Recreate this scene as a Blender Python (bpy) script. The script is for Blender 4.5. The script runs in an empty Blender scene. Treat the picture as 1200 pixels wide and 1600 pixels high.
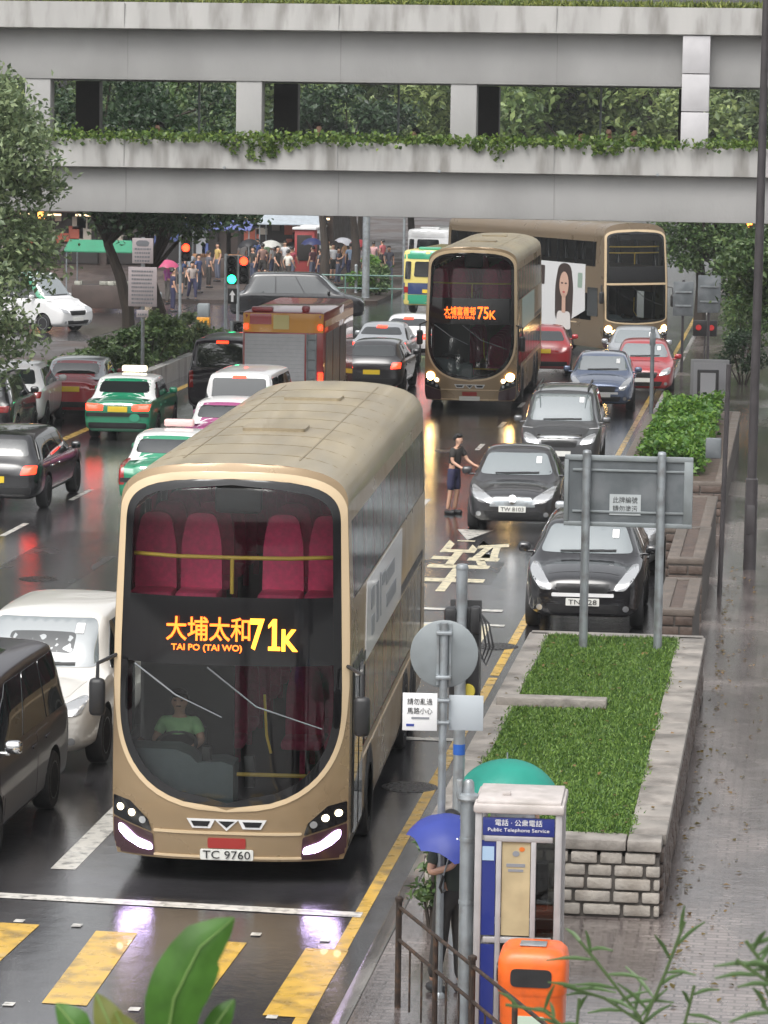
import bpy, bmesh, math, random
from mathutils import Vector, Matrix
from mathutils.bvhtree import BVHTree
R = math.radians
scene = bpy.context.scene
col = scene.collection
random.seed(7)

# ------------------------------------------------------------------ camera, sky, sun, exposure
CAM_H = 8.1; FPX = 5300.0; YAW = R(7.0); PITCH = R(6.79); ROLL = R(0.8)
cam_rot = Matrix.Rotation(YAW, 3, 'Z') @ Matrix.Rotation(R(90) - PITCH, 3, 'X') @ Matrix.Rotation(ROLL, 3, 'Z')
cd = bpy.data.cameras.new('camera'); cam = bpy.data.objects.new('camera', cd); col.objects.link(cam)
cam.matrix_world = Matrix.Translation((0, 0, CAM_H)) @ cam_rot.to_4x4()
cd.sensor_fit = 'VERTICAL'; cd.sensor_height = 36.0; cd.lens = FPX / 1600 * 36.0
cd.clip_start = 0.1; cd.clip_end = 2000
cd.dof.use_dof = True; cd.dof.focus_distance = 42.0; cd.dof.aperture_fstop = 22.0
scene.camera = cam

world = bpy.data.worlds.new('World'); scene.world = world; world.use_nodes = True
wn = world.node_tree.nodes; wl = world.node_tree.links
bg = wn['Background']; sky = wn.new('ShaderNodeTexSky'); sky.sky_type = 'NISHITA'; sky.sun_disc = False
SUN_EL, SUN_AZ = R(58), R(200)
sky.sun_elevation = SUN_EL; sky.sun_rotation = SUN_AZ; sky.air_density = 1.2; sky.dust_density = 6.0
hs = wn.new('ShaderNodeHueSaturation'); hs.inputs['Saturation'].default_value = 0.13
wl.new(sky.outputs[0], hs.inputs['Color']); wl.new(hs.outputs[0], bg.inputs['Color'])
bg.inputs['Strength'].default_value = 0.15
sd = bpy.data.lights.new('sun', 'SUN'); sun = bpy.data.objects.new('sun', sd); col.objects.link(sun)
sd.energy = 0.5; sd.angle = R(35); sd.color = (1.0, 0.95, 0.87)
sdir = Vector((math.sin(SUN_AZ) * math.cos(SUN_EL), math.cos(SUN_AZ) * math.cos(SUN_EL), math.sin(SUN_EL)))
sun.rotation_euler = sdir.to_track_quat('Z', 'Y').to_euler(); sun.location = (0, 0, 60)
scene.view_settings.view_transform = 'Standard'; scene.view_settings.look = 'None'
scene.view_settings.exposure = 0.75; scene.view_settings.gamma = 1.0
scene.cycles.max_bounces = 8; scene.cycles.transparent_max_bounces = 16

def at(px, py, z=0.0):
    """world point where the photograph's pixel meets the level plane of height z"""
    d = cam_rot @ Vector(((px - 600) / FPX, -(py - 800) / FPX, -1.0))
    t = (z - CAM_H) / d.z
    return Vector((d.x * t, d.y * t, z))
def at_y(px, py, Y):
    d = cam_rot @ Vector(((px - 600) / FPX, -(py - 800) / FPX, -1.0))
    t = Y / d.y
    return Vector((d.x * t, Y, CAM_H + d.z * t))

# ------------------------------------------------------------------ materials
MATS = {}
def mat(name, color=(.5, .5, .5), rough=.5, metal=0.0, var=0.0, vscale=6.0, bump=0.0, bscale=60.0, coat=0.0,
        ior=1.5, emit=None, estr=0.0, island=0.0, stain=None, stain_scale=2.0, stain_amt=.5, sss=0.0, stretch=None):
    if name in MATS: return MATS[name]
    m = bpy.data.materials.new(name); m.use_nodes = True; MATS[name] = m
    nt = m.node_tree; N = nt.nodes; Lk = nt.links; b = N['Principled BSDF']
    b.inputs['Base Color'].default_value = (*color, 1); b.inputs['Roughness'].default_value = rough
    b.inputs['Metallic'].default_value = metal; b.inputs['IOR'].default_value = ior
    b.inputs['Coat Weight'].default_value = coat; b.inputs['Coat Roughness'].default_value = .04
    if emit:
        b.inputs['Emission Color'].default_value = (*emit, 1); b.inputs['Emission Strength'].default_value = estr
    cur = None
    tc = None
    if var or bump or stain:
        tc = N.new('ShaderNodeTexCoord')
        vec = tc.outputs['Object']
        if stretch:
            mp = N.new('ShaderNodeMapping'); mp.inputs['Scale'].default_value = stretch
            Lk.new(vec, mp.inputs['Vector']); vec = mp.outputs[0]
    if var:
        n = N.new('ShaderNodeTexNoise'); n.inputs['Scale'].default_value = vscale; n.inputs['Detail'].default_value = 6
        Lk.new(vec, n.inputs['Vector'])
        mr = N.new('ShaderNodeMapRange'); mr.inputs[1].default_value = .3; mr.inputs[2].default_value = .7
        mr.inputs[3].default_value = 1 - var; mr.inputs[4].default_value = 1 + var
        Lk.new(n.outputs['Fac'], mr.inputs[0])
        mx = N.new('ShaderNodeMix'); mx.data_type = 'RGBA'; mx.blend_type = 'MULTIPLY'; mx.inputs[0].default_value = 1
        mx.inputs[6].default_value = (*color, 1); Lk.new(mr.outputs[0], mx.inputs[7]); cur = mx.outputs[2]
        m2 = N.new('ShaderNodeMapRange'); m2.inputs[1].default_value = .3; m2.inputs[2].default_value = .7
        m2.inputs[3].default_value = max(.02, rough - .12); m2.inputs[4].default_value = min(1, rough + .12)
        Lk.new(n.outputs['Fac'], m2.inputs[0]); Lk.new(m2.outputs[0], b.inputs['Roughness'])
    if stain:
        n = N.new('ShaderNodeTexNoise'); n.inputs['Scale'].default_value = stain_scale; n.inputs['Detail'].default_value = 8
        Lk.new(vec, n.inputs['Vector'])
        cr = N.new('ShaderNodeMapRange'); cr.inputs[1].default_value = .48; cr.inputs[2].default_value = .68
        cr.inputs[3].default_value = 0; cr.inputs[4].default_value = stain_amt
        Lk.new(n.outputs['Fac'], cr.inputs[0])
        mx = N.new('ShaderNodeMix'); mx.data_type = 'RGBA'
        Lk.new(cr.outputs[0], mx.inputs[0])
        if cur: Lk.new(cur, mx.inputs[6])
        else: mx.inputs[6].default_value = (*color, 1)
        mx.inputs[7].default_value = (*stain, 1); cur = mx.outputs[2]
    if island:
        g = N.new('ShaderNodeNewGeometry')
        h = N.new('ShaderNodeHueSaturation')
        mr = N.new('ShaderNodeMapRange'); mr.inputs[3].default_value = 1 - island; mr.inputs[4].default_value = 1 + island
        Lk.new(g.outputs['Random Per Island'], mr.inputs[0]); Lk.new(mr.outputs[0], h.inputs['Value'])
        m3 = N.new('ShaderNodeMath'); m3.operation = 'MULTIPLY_ADD'; m3.inputs[1].default_value = -.05; m3.inputs[2].default_value = .525
        Lk.new(g.outputs['Random Per Island'], m3.inputs[0]); Lk.new(m3.outputs[0], h.inputs['Hue'])
        if cur: Lk.new(cur, h.inputs['Color'])
        else: h.inputs['Color'].default_value = (*color, 1)
        cur = h.outputs[0]
    if cur: Lk.new(cur, b.inputs['Base Color'])
    if bump:
        n = N.new('ShaderNodeTexNoise'); n.inputs['Scale'].default_value = bscale; n.inputs['Detail'].default_value = 4
        Lk.new(vec, n.inputs['Vector'])
        bp = N.new('ShaderNodeBump'); bp.inputs['Strength'].default_value = bump; bp.inputs['Distance'].default_value = .02
        Lk.new(n.outputs['Fac'], bp.inputs['Height']); Lk.new(bp.outputs[0], b.inputs['Normal'])
    if sss: b.inputs['Subsurface Weight'].default_value = sss
    return m

def leaf_mat(name, color, island=.45, var=0, vscale=30):
    if name in MATS: return MATS[name]
    m = mat(name, color, rough=.42, island=island, var=var, vscale=vscale)
    nt = m.node_tree; N = nt.nodes; Lk = nt.links; b = N['Principled BSDF']
    out = N['Material Output']; tr = N.new('ShaderNodeBsdfTranslucent'); mx = N.new('ShaderNodeMixShader')
    mx.inputs[0].default_value = .3
    src = b.inputs['Base Color'].links[0].from_socket
    Lk.new(src, tr.inputs['Color']); Lk.new(b.outputs[0], mx.inputs[1]); Lk.new(tr.outputs[0], mx.inputs[2])
    Lk.new(mx.outputs[0], out.inputs['Surface'])
    return m

def glass_mat(name, tint, ior=1.6, rough=.01):
    """see-through pane: tinted transparency under a fresnel reflection"""
    m = bpy.data.materials.new(name); m.use_nodes = True; MATS[name] = m
    N = m.node_tree.nodes; Lk = m.node_tree.links; N.remove(N['Principled BSDF'])
    t = N.new('ShaderNodeBsdfTransparent'); t.inputs[0].default_value = (*tint, 1)
    g = N.new('ShaderNodeBsdfGlossy'); g.inputs['Roughness'].default_value = rough
    f = N.new('ShaderNodeFresnel'); f.inputs[0].default_value = ior
    mx = N.new('ShaderNodeMixShader'); Lk.new(f.outputs[0], mx.inputs[0]); Lk.new(t.outputs[0], mx.inputs[1]); Lk.new(g.outputs[0], mx.inputs[2])
    Lk.new(mx.outputs[0], N['Material Output'].inputs['Surface'])
    return m

def wet_mat(name, color, color2, scale=.55, rdry=.42, rwet=.07, bump=.25, brick=None, coat=.35):
    m = bpy.data.materials.new(name); m.use_nodes = True; MATS[name] = m
    N = m.node_tree.nodes; Lk = m.node_tree.links; b = N['Principled BSDF']
    tc = N.new('ShaderNodeTexCoord')
    n1 = N.new('ShaderNodeTexNoise'); n1.inputs['Scale'].default_value = scale; n1.inputs['Detail'].default_value = 7; n1.inputs['Distortion'].default_value = .6
    mp = N.new('ShaderNodeMapping'); mp.inputs['Scale'].default_value = (1.0, .45, 1)
    Lk.new(tc.outputs['Object'], mp.inputs['Vector']); Lk.new(mp.outputs[0], n1.inputs['Vector'])
    wet = N.new('ShaderNodeMapRange'); wet.inputs[1].default_value = .38; wet.inputs[2].default_value = .55
    Lk.new(n1.outputs['Fac'], wet.inputs[0])
    n2 = N.new('ShaderNodeTexNoise'); n2.inputs['Scale'].default_value = 38; n2.inputs['Detail'].default_value = 5
    Lk.new(tc.outputs['Object'], n2.inputs['Vector'])
    n3 = N.new('ShaderNodeTexNoise'); n3.inputs['Scale'].default_value = 1.4; n3.inputs['Detail'].default_value = 6
    Lk.new(tc.outputs['Object'], n3.inputs['Vector'])
    cm = N.new('ShaderNodeMix'); cm.data_type = 'RGBA'; cm.inputs[6].default_value = (*color, 1); cm.inputs[7].default_value = (*color2, 1)
    ad = N.new('ShaderNodeMath'); ad.operation = 'MULTIPLY_ADD'; ad.inputs[1].default_value = .5; Lk.new(n2.outputs['Fac'], ad.inputs[0])
    hf = N.new('ShaderNodeMath'); hf.operation = 'MULTIPLY'; hf.inputs[1].default_value = .5; Lk.new(n3.outputs['Fac'], hf.inputs[0]); Lk.new(hf.outputs[0], ad.inputs[2])
    c2 = N.new('ShaderNodeMapRange'); c2.inputs[1].default_value = .36; c2.inputs[2].default_value = .64
    Lk.new(ad.outputs[0], c2.inputs[0]); Lk.new(c2.outputs[0], cm.inputs[0])
    cur = cm.outputs[2]
    bw = None
    if brick:
        bt = N.new('ShaderNodeTexBrick'); bt.inputs['Scale'].default_value = 1.0
        bt.inputs['Brick Width'].default_value = brick[0]; bt.inputs['Row Height'].default_value = brick[1]
        bt.inputs['Mortar Size'].default_value = .012; bt.inputs['Color1'].default_value = (.75, .75, .75, 1); bt.inputs['Color2'].default_value = (1.1, 1.1, 1.1, 1)
        bt.inputs['Mortar'].default_value = (.45, .44, .43, 1); bt.inputs['Bias'].default_value = 0
        Lk.new(tc.outputs['Object'], bt.inputs['Vector'])
        mu = N.new('ShaderNodeMix'); mu.data_type = 'RGBA'; mu.blend_type = 'MULTIPLY'; mu.inputs[0].default_value = 1
        Lk.new(cur, mu.inputs[6]); Lk.new(bt.outputs['Color'], mu.inputs[7]); cur = mu.outputs[2]
        bw = bt.outputs['Fac']
    dk = N.new('ShaderNodeMix'); dk.data_type = 'RGBA'; dk.blend_type = 'MULTIPLY'; dk.inputs[7].default_value = (.55, .55, .57, 1)
    Lk.new(wet.outputs[0], dk.inputs[0]); Lk.new(cur, dk.inputs[6]); Lk.new(dk.outputs[2], b.inputs['Base Color'])
    rr = N.new('ShaderNodeMapRange'); rr.inputs[3].default_value = rdry; rr.inputs[4].default_value = rwet
    Lk.new(wet.outputs[0], rr.inputs[0]); Lk.new(rr.outputs[0], b.inputs['Roughness'])
    n5 = N.new('ShaderNodeTexNoise'); n5.inputs['Scale'].default_value = 3.2; n5.inputs['Detail'].default_value = 3
    Lk.new(tc.outputs['Object'], n5.inputs['Vector'])
    ma = N.new('ShaderNodeMath'); ma.operation = 'MULTIPLY_ADD'; ma.inputs[1].default_value = 2.0; Lk.new(n5.outputs['Fac'], ma.inputs[0]); Lk.new(n2.outputs['Fac'], ma.inputs[2])
    bp = N.new('ShaderNodeBump'); bp.inputs['Distance'].default_value = .012; bp.inputs['Strength'].default_value = bump
    Lk.new(ma.outputs[0], bp.inputs['Height'])
    Lk.new(bp.outputs[0], b.inputs['Normal'])
    b.inputs['Coat Weight'].default_value = coat; b.inputs['Coat Roughness'].default_value = .12; b.inputs['Coat IOR'].default_value = 1.4
    Lk.new(bp.outputs[0], b.inputs['Coat Normal'])
    return m

# ------------------------------------------------------------------ mesh building
def rpoly(pts, r=.05, n=4):
    """polygon with rounded corners"""
    out = []; k = len(pts)
    for i in range(k):
        p0, p1, p2 = Vector(pts[i - 1]), Vector(pts[i]), Vector(pts[(i + 1) % k])
        a = (p0 - p1); b = (p2 - p1)
        rr = min(r, a.length * .45, b.length * .45)
        if rr < 1e-4: out.append(tuple(p1)); continue
        s = p1 + a.normalized() * rr; e = p1 + b.normalized() * rr
        for j in range(n + 1):
            t = j / n
            q = s * (1 - t) ** 2 + p1 * 2 * t * (1 - t) + e * t * t
            out.append(tuple(q))
    return out
def circ(cx, cz, r, n=16, rz=None):
    return [(cx + r * math.cos(2 * math.pi * i / n), cz + (rz or r) * math.sin(2 * math.pi * i / n)) for i in range(n)]

class MB:
    def __init__(s): s.v = []; s.f = []; s.mi = []
    def add(s, vs, fs, mi=0):
        o = len(s.v); s.v += [tuple(v) for v in vs]
        for f in fs: s.f.append([o + i for i in f]); s.mi.append(mi)
        return s
    def box(s, c, d, bevel=0.0, rot=None, mi=0):
        """centre, full size, chamfer"""
        hx, hy, hz = d[0] / 2, d[1] / 2, d[2] / 2
        if bevel <= 0:
            vs = [Vector((x, y, z)) for x in (-hx, hx) for y in (-hy, hy) for z in (-hz, hz)]
            fs = [(0, 1, 3, 2), (4, 6, 7, 5), (0, 4, 5, 1), (2, 3, 7, 6), (0, 2, 6, 4), (1, 5, 7, 3)]
        else:
            bm = bmesh.new(); bmesh.ops.create_cube(bm, size=1)
            for v in bm.verts: v.co = Vector((v.co.x * d[0], v.co.y * d[1], v.co.z * d[2]))
            bmesh.ops.bevel(bm, geom=bm.edges[:], offset=min(bevel, min(d) * .45), segments=2, affect='EDGES', profile=.5)
            bm.verts.index_update(); vs = [v.co.copy() for v in bm.verts]; fs = [[v.index for v in f.verts] for f in bm.faces]; bm.free()
        c = Vector(c)
        if rot is not None: vs = [rot @ v for v in vs]
        return s.add([v + c for v in vs], fs, mi)
    def tube(s, pts, r, n=8, caps=True, mi=0):
        """tapered tube through points; r number or list"""
        pts = [Vector(p) for p in pts]; k = len(pts)
        rs = r if isinstance(r, (list, tuple)) else [r] * k
        vs = []; fs = []; prev = None
        for i, p in enumerate(pts):
            d = (pts[min(i + 1, k - 1)] - pts[max(i - 1, 0)]).normalized()
            if prev is None:
                a = Vector((0, 0, 1)) if abs(d.z) < .9 else Vector((1, 0, 0))
                u = d.cross(a).normalized()
            else:
                u = (prev - d * prev.dot(d)).normalized()
            prev = u; w = d.cross(u)
            for j in range(n):
                t = 2 * math.pi * j / n
                vs.append(p + (u * math.cos(t) + w * math.sin(t)) * rs[i])
        for i in range(k - 1):
            for j in range(n):
                a = i * n + j; b = i * n + (j + 1) % n
                fs.append((a, b, b + n, a + n))
        if caps: fs.append(list(range(n))[::-1]); fs.append([(k - 1) * n + j for j in range(n)])
        return s.add(vs, fs, mi)
    def lathe(s, prof, c=(0, 0, 0), n=20, axis='Z', mi=0, caps=True):
        """prof = [(radius, height)...] turned about an axis"""
        vs = []; fs = []; k = len(prof); c = Vector(c)
        for (r, h) in prof:
            for j in range(n):
                t = 2 * math.pi * j / n; a, b = r * math.cos(t), r * math.sin(t)
                vs.append(c + (Vector((a, b, h)) if axis == 'Z' else Vector((h, a, b)) if axis == 'X' else Vector((b, h, a))))
        for i in range(k - 1):
            for j in range(n):
                a = i * n + j; b = i * n + (j + 1) % n
                fs.append((a, b, b + n, a + n))
        if caps and prof[0][0] > 1e-4: fs.append(list(range(n))[::-1])
        if caps and prof[-1][0] > 1e-4: fs.append([(k - 1) * n + j for j in range(n)])
        return s.add(vs, fs, mi)
    def prism(s, outline, d0, d1, axis='Y', mi=0):
        """outline 2D extruded along axis from d0 to d1. Y: (x,z); X: (y,z); Z: (x,y)"""
        def P(p, d): return (p[0], d, p[1]) if axis == 'Y' else (d, p[0], p[1]) if axis == 'X' else (p[0], p[1], d)
        n = len(outline)
        vs = [P(p, d0) for p in outline] + [P(p, d1) for p in outline]
        fs = [list(range(n))[::-1], list(range(n, 2 * n))] + [(i, (i + 1) % n, n + (i + 1) % n, n + i) for i in range(n)]
        return s.add(vs, fs, mi)
    def grid(s, rows, close=False, mi=0):
        """rows of equal length of points"""
        n = len(rows[0]); vs = [p for r in rows for p in r]; fs = []
        for i in range(len(rows) - 1):
            for j in range(n if close else n - 1):
                a = i * n + j; b = i * n + (j + 1) % n
                fs.append((a, b, b + n, a + n))
        return s.add(vs, fs, mi)
    def mesh(s, name, mats):
        me = bpy.data.meshes.new(name); me.from_pydata(s.v, [], s.f)
        for m in (mats if isinstance(mats, (list, tuple)) else [mats]): me.materials.append(m)
        if any(s.mi): me.polygons.foreach_set('material_index', s.mi)
        return me
    def build(s, name, mats, parent=None, smooth=35, fixn=True):
        me = s.mesh(name, mats)
        if fixn:
            bm = bmesh.new(); bm.from_mesh(me); bmesh.ops.recalc_face_normals(bm, faces=bm.faces[:]); bm.to_mesh(me); bm.free()
        return link(name, me, parent, smooth)

def link(name, me, parent=None, smooth=None):
    if smooth:
        me.polygons.foreach_set('use_smooth', [True] * len(me.polygons))
        if smooth < 180: me.set_sharp_from_angle(angle=R(smooth))
    o = bpy.data.objects.new(name, me); col.objects.link(o)
    if parent is not None: o.parent = parent
    return o
def tag(o, label=None, cat=None, group=None, kind=None):
    if label: o['label'] = label
    if cat: o['category'] = cat
    if group: o['group'] = group
    if kind: o['kind'] = kind
    return o
def empty(name, loc, rz=0.0, label=None, cat=None, group=None):
    o = bpy.data.objects.new(name, None); col.objects.link(o); o.location = loc; o.rotation_euler = (0, 0, rz)
    o.empty_display_size = .3
    return tag(o, label, cat, group)
def copy_tree(o, parent=None):
    c = o.copy(); col.objects.link(c)
    if parent is not None: c.parent = parent
    for ch in list(o.children): copy_tree(ch, c)
    return c
def eval_mesh(o, name):
    dg = bpy.context.evaluated_depsgraph_get(); dg.update()
    me = bpy.data.meshes.new_from_object(o.evaluated_get(dg), depsgraph=dg); me.name = name
    return me
def drop(o):
    d = o.data; bpy.data.objects.remove(o)
def text_mb(txt, size, depth=.004, bold=0.0, space=1.0):
    """lettering as mesh data, centred, in the XY plane"""
    cu = bpy.data.curves.new('lettering', 'FONT'); cu.body = txt; cu.size = size; cu.extrude = depth; cu.align_x = 'CENTER'; cu.align_y = 'CENTER'
    cu.offset = bold; cu.resolution_u = 3; cu.space_character = space
    o = bpy.data.objects.new('lettering', cu); col.objects.link(o)
    me = eval_mesh(o, 'lettering'); bpy.data.objects.remove(o)
    b = MB(); b.add([v.co.copy() for v in me.vertices], [list(p.vertices) for p in me.polygons]); return b
def xf(b, M):
    b.v = [tuple(M @ Vector(v)) for v in b.v]; return b
def merge(a, b, mi=0): return a.add(b.v, b.f, mi)
def fit(b, w=None, h=None):
    xs = [v[0] for v in b.v]; ys = [v[1] for v in b.v]
    if not xs: return b
    cx, cy = (min(xs) + max(xs)) / 2, (min(ys) + max(ys)) / 2
    sx = w / (max(xs) - min(xs)) if w else None; sy = h / (max(ys) - min(ys)) if h else None
    sx = sx or sy; sy = sy or sx
    b.v = [((v[0] - cx) * sx, (v[1] - cy) * sy, v[2]) for v in b.v]; return b
FACE = Matrix(((1, 0, 0, 0), (0, 0, -1, 0), (0, 1, 0, 0), (0, 0, 0, 1)))   # XY lettering -> stands up, read from -Y

class Proj:
    """lays panels on a surface by casting on it"""
    def __init__(s, meshes):
        vs = []; fs = []
        for me in meshes:
            o = len(vs); vs += [v.co.copy() for v in me.vertices]; fs += [[o + i for i in p.vertices] for p in me.polygons]
        s.t = BVHTree.FromPolygons(vs, fs)
    def panel(s, outline, view, off=.006, div=4, rim=.02, mb=None, mi=0):
        bm = bmesh.new()
        ring = [bm.verts.new((p[0], p[1], 0)) for p in outline]
        bm.faces.new(ring); bmesh.ops.triangulate(bm, faces=bm.faces[:])
        span = max(max(p[0] for p in outline) - min(p[0] for p in outline), max(p[1] for p in outline) - min(p[1] for p in outline))
        if div:
            for _ in range(div):
                es = [e for e in bm.edges if e.calc_length() > max(.05, span / (2 ** div) * 1.2)]
                if not es: break
                bmesh.ops.subdivide_edges(bm, edges=es, cuts=1)
                bmesh.ops.triangulate(bm, faces=[f for f in bm.faces if len(f.verts) > 3])
        dirs = {'front': Vector((0, 1, 0)), 'rear': Vector((0, -1, 0)), 'left': Vector((1, 0, 0)), 'right': Vector((-1, 0, 0)), 'top': Vector((0, 0, -1))}
        d = dirs[view]; miss = []
        norm = {}
        for v in bm.verts:
            a, b = v.co.x, v.co.y
            o = Vector((a, 0, b)) if view in ('front', 'rear') else Vector((0, a, b)) if view in ('left', 'right') else Vector((a, b, 0))
            hit, n, i, dist = s.t.ray_cast(o - d * 30, d)
            if hit is None: miss.append(v); continue
            if n.dot(d) > 0: n = -n
            v.co = hit - d * off * .6 + n * off * .6; norm[v] = n
        bmesh.ops.delete(bm, geom=miss, context='VERTS')
        if rim:
            be = [e for e in bm.edges if e.is_boundary]
            r = bmesh.ops.extrude_edge_only(bm, edges=be)
            for g in r['geom']:
                if isinstance(g, bmesh.types.BMVert): g.co += d * rim
        bmesh.ops.recalc_face_normals(bm, faces=bm.faces[:])
        bm.verts.index_update()
        b = mb or MB(); b.add([v.co.copy() for v in bm.verts], [[v.index for v in f.verts] for f in bm.faces], mi); bm.free()
        return b
# ------------------------------------------------------------------ palette
M_asphalt = wet_mat('wet_asphalt', (.040, .039, .042), (.072, .070, .072), scale=.5, rdry=.22, rwet=.03, bump=.17, coat=.75)
M_paver = wet_mat('wet_paving', (.175, .145, .135), (.27, .23, .215), scale=.6, rdry=.30, rwet=.05, bump=.18, brick=(.22, .11), coat=.7)
M_pave2 = wet_mat('wet_kerb_stone', (.20, .19, .18), (.30, .28, .26), scale=.9, rdry=.5, rwet=.16)
M_plaza = wet_mat('plaza_paving', (.060, .042, .036), (.10, .072, .060), scale=.4, rdry=.7, rwet=.4, brick=(.4, .2), coat=.0)
M_ymark = mat('yellow_road_paint', (.58, .36, .06), .32, var=.12, vscale=5, stain=(.07, .065, .06), stain_scale=3.5, stain_amt=.6, coat=.3)
M_wmark = mat('white_road_paint', (.60, .58, .53), .32, var=.1, vscale=5, stain=(.08, .08, .08), stain_scale=8, stain_amt=.7, coat=.3)
M_conc = mat('weathered_concrete', (.35, .346, .34), .8, var=.10, vscale=.7, stain=(.25, .247, .24), stain_scale=.55, stain_amt=.5, bump=.3, bscale=14, stretch=(1.0, 1.0, .55))
M_conc2 = mat('streaked_parapet_concrete', (.38, .373, .36), .8, var=.12, vscale=1.2, stain=(.15, .14, .125), stain_scale=2.2, stain_amt=.75, bump=.3, bscale=14, stretch=(1.0, 1.0, .22))
M_clad = mat('pale_tile_cladding', (.47, .46, .47), .45, var=.06, vscale=3)
M_darkp = mat('dark_brown_cladding', (.035, .030, .029), .5, var=.2, vscale=4)
M_stone = mat('granite_block', (.34, .31, .275), .75, var=.25, vscale=5, stain=(.20, .17, .14), stain_scale=4, stain_amt=.6, bump=.5, bscale=30)
M_mortar = mat('dark_mortar', (.09, .08, .072), .85, var=.2, vscale=20)
M_brown = mat('wet_or_shaded_brown_stone', (.085, .06, .048), .55, var=.35, vscale=4, bump=.5, bscale=18)  # brown planter stone; also carries the shade on the lawn planter's side
M_cope = mat('wet_granite_coping', (.27, .245, .22), .5, var=.2, vscale=3, stain=(.10, .088, .076), stain_scale=2.2, stain_amt=.8, bump=.4, bscale=30)
M_copeb = mat('dark_brown_stone_coping', (.12, .098, .082), .5, var=.3, vscale=3, bump=.4, bscale=25)
M_soil = mat('damp_soil', (.05, .038, .028), .9, var=.3, vscale=8, bump=.6, bscale=20)
M_galv = mat('galvanised_steel', (.34, .37, .39), .45, .65, var=.14, vscale=5, stain=(.16, .14, .12), stain_scale=7, stain_amt=.45)
M_signback = mat('grey_sign_back', (.25, .275, .285), .5, .35, var=.14, vscale=2.5, stain=(.17, .18, .18), stain_scale=2, stain_amt=.5)
M_signdk = mat('dark_grey_sign_back', (.13, .145, .155), .5, .3, var=.16, vscale=3, stain=(.20, .21, .22), stain_scale=3, stain_amt=.6)
M_pole = mat('dark_painted_pole', (.045, .04, .042), .4, var=.15, vscale=4)
M_white = mat('white_plate', (.72, .72, .72), .4, var=.04, vscale=3)
M_black = mat('black_plastic', (.018, .018, .019), .42, var=.15, vscale=8)
M_gblack = mat('gloss_black', (.009, .009, .010), .08, ior=1.6)
M_rubber = mat('tyre_rubber', (.02, .02, .021), .75, var=.15, vscale=10)
M_rim = mat('alloy_rim', (.50, .51, .52), .28, .9)
M_chrome = mat('chrome_trim', (.75, .76, .77), .12, 1.0)
M_carglass = mat('tinted_car_glass', (.012, .016, .017), .03, ior=2.15)
M_wscreen = mat('sky_paled_windscreen_glass', (.17, .20, .205), .05, ior=4.3)  # pale base colour stands in for the sky reflected in the glass
M_lens = mat('clear_lamp_lens', (.45, .46, .47), .1, .4, coat=1)
M_red_lens = mat('red_lamp_lens', (.30, .012, .012), .15, coat=1)
M_tail = mat('lit_tail_lamp', (.5, .02, .02), .3, emit=(1.0, .03, .008), estr=3.4)
M_tail_dim = mat('lit_side_lamp', (.5, .02, .02), .3, emit=(1.0, .04, .02), estr=1.6)
M_head_w = mat('lit_warm_headlamp', (.8, .7, .5), .3, emit=(1.0, .62, .22), estr=24)
M_head_s = mat('lit_side_marker', (.8, .7, .5), .3, emit=(1.0, .85, .6), estr=4)
M_drl = mat('lit_led_strip', (.8, .8, .9), .3, emit=(.72, .55, 1.0), estr=9)
M_amber = mat('amber_lens', (.55, .2, .02), .25, coat=.6)
M_led = mat('orange_led_letters', (.8, .2, .02), .5, emit=(1.0, .11, .010), estr=2.6)
M_led2 = mat('yellow_led_letters', (.8, .4, .02), .5, emit=(1.0, .30, .02), estr=3.2)
M_plate = mat('white_number_plate', (.70, .70, .66), .4)
M_yplate = mat('yellow_number_plate', (.70, .50, .03), .4)
M_ink = mat('black_lettering', (.012, .012, .012), .5)
M_blueink = mat('dark_blue_lettering', (.03, .05, .25), .5)
M_skin = mat('skin', (.50, .29, .20), .5, var=.05, vscale=10, sss=.08)
M_hair = mat('black_hair', (.012, .010, .009), .45)
M_wood = mat('wet_bark', (.045, .035, .028), .85, var=.35, vscale=6, bump=.8, bscale=22, stretch=(1, 1, .3))
L_mid = leaf_mat('street_tree_leaf', (.085, .145, .048))
L_pale = leaf_mat('pale_tree_leaf', (.18, .24, .12), .5)
L_dark = leaf_mat('dark_tree_leaf', (.030, .062, .026))
L_hedge = leaf_mat('hedge_leaf', (.085, .185, .025))
L_ivy = leaf_mat('ivy_leaf', (.11, .18, .035))
L_grass = leaf_mat('grass_blade', (.125, .23, .045), .6)
L_far = leaf_mat('haze_paled_tree_leaf', (.20, .27, .10), .6)  # leaf colour lightened to stand in for distance haze
L_bamboo = leaf_mat('narrow_leaf', (.085, .150, .055), .4)
def paint(name, c, metal=0.0, rough=.3): return mat(name, c, rough, metal, coat=.9, ior=1.5)

# ------------------------------------------------------------------ the setting: ground, carriageway, pavements, markings
def sheet(name, pts, z, m, kind='structure'):
    b = MB(); b.add([(p[0], p[1], z) for p in pts], [list(range(len(pts)))]); return tag(b.build(name, m, fixn=False), kind=kind)
def rect(x0, y0, x1, y1): return [(x0, y0), (x1, y0), (x1, y1), (x0, y1)]
sheet('ground', rect(-900, -60, 900, 1800), -.02, mat('wet_town_ground', (.10, .10, .095), .6, var=.2, vscale=.3))
sheet('road', rect(-24.5, -30, -1.6, 420), 0.0, M_asphalt)
sheet('cross_road', rect(-140, 112.5, -24.6, 138), 0.0, M_asphalt)
def slab(name, outline, z0, z1, m):
    b = MB(); b.prism(outline, z0, z1, 'Z'); return tag(b.build(name, m, smooth=None), kind='structure')
KX = -3.95                                    # right kerb face
slab('pavement', [(KX + .16, -30), (14, -30), (14, 260), (KX + .16, 260), (KX + .16, 66), (-2.05, 63), (-2.05, 49.5), (KX + .16, 46.5)], -.01, .13, M_paver)
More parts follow.
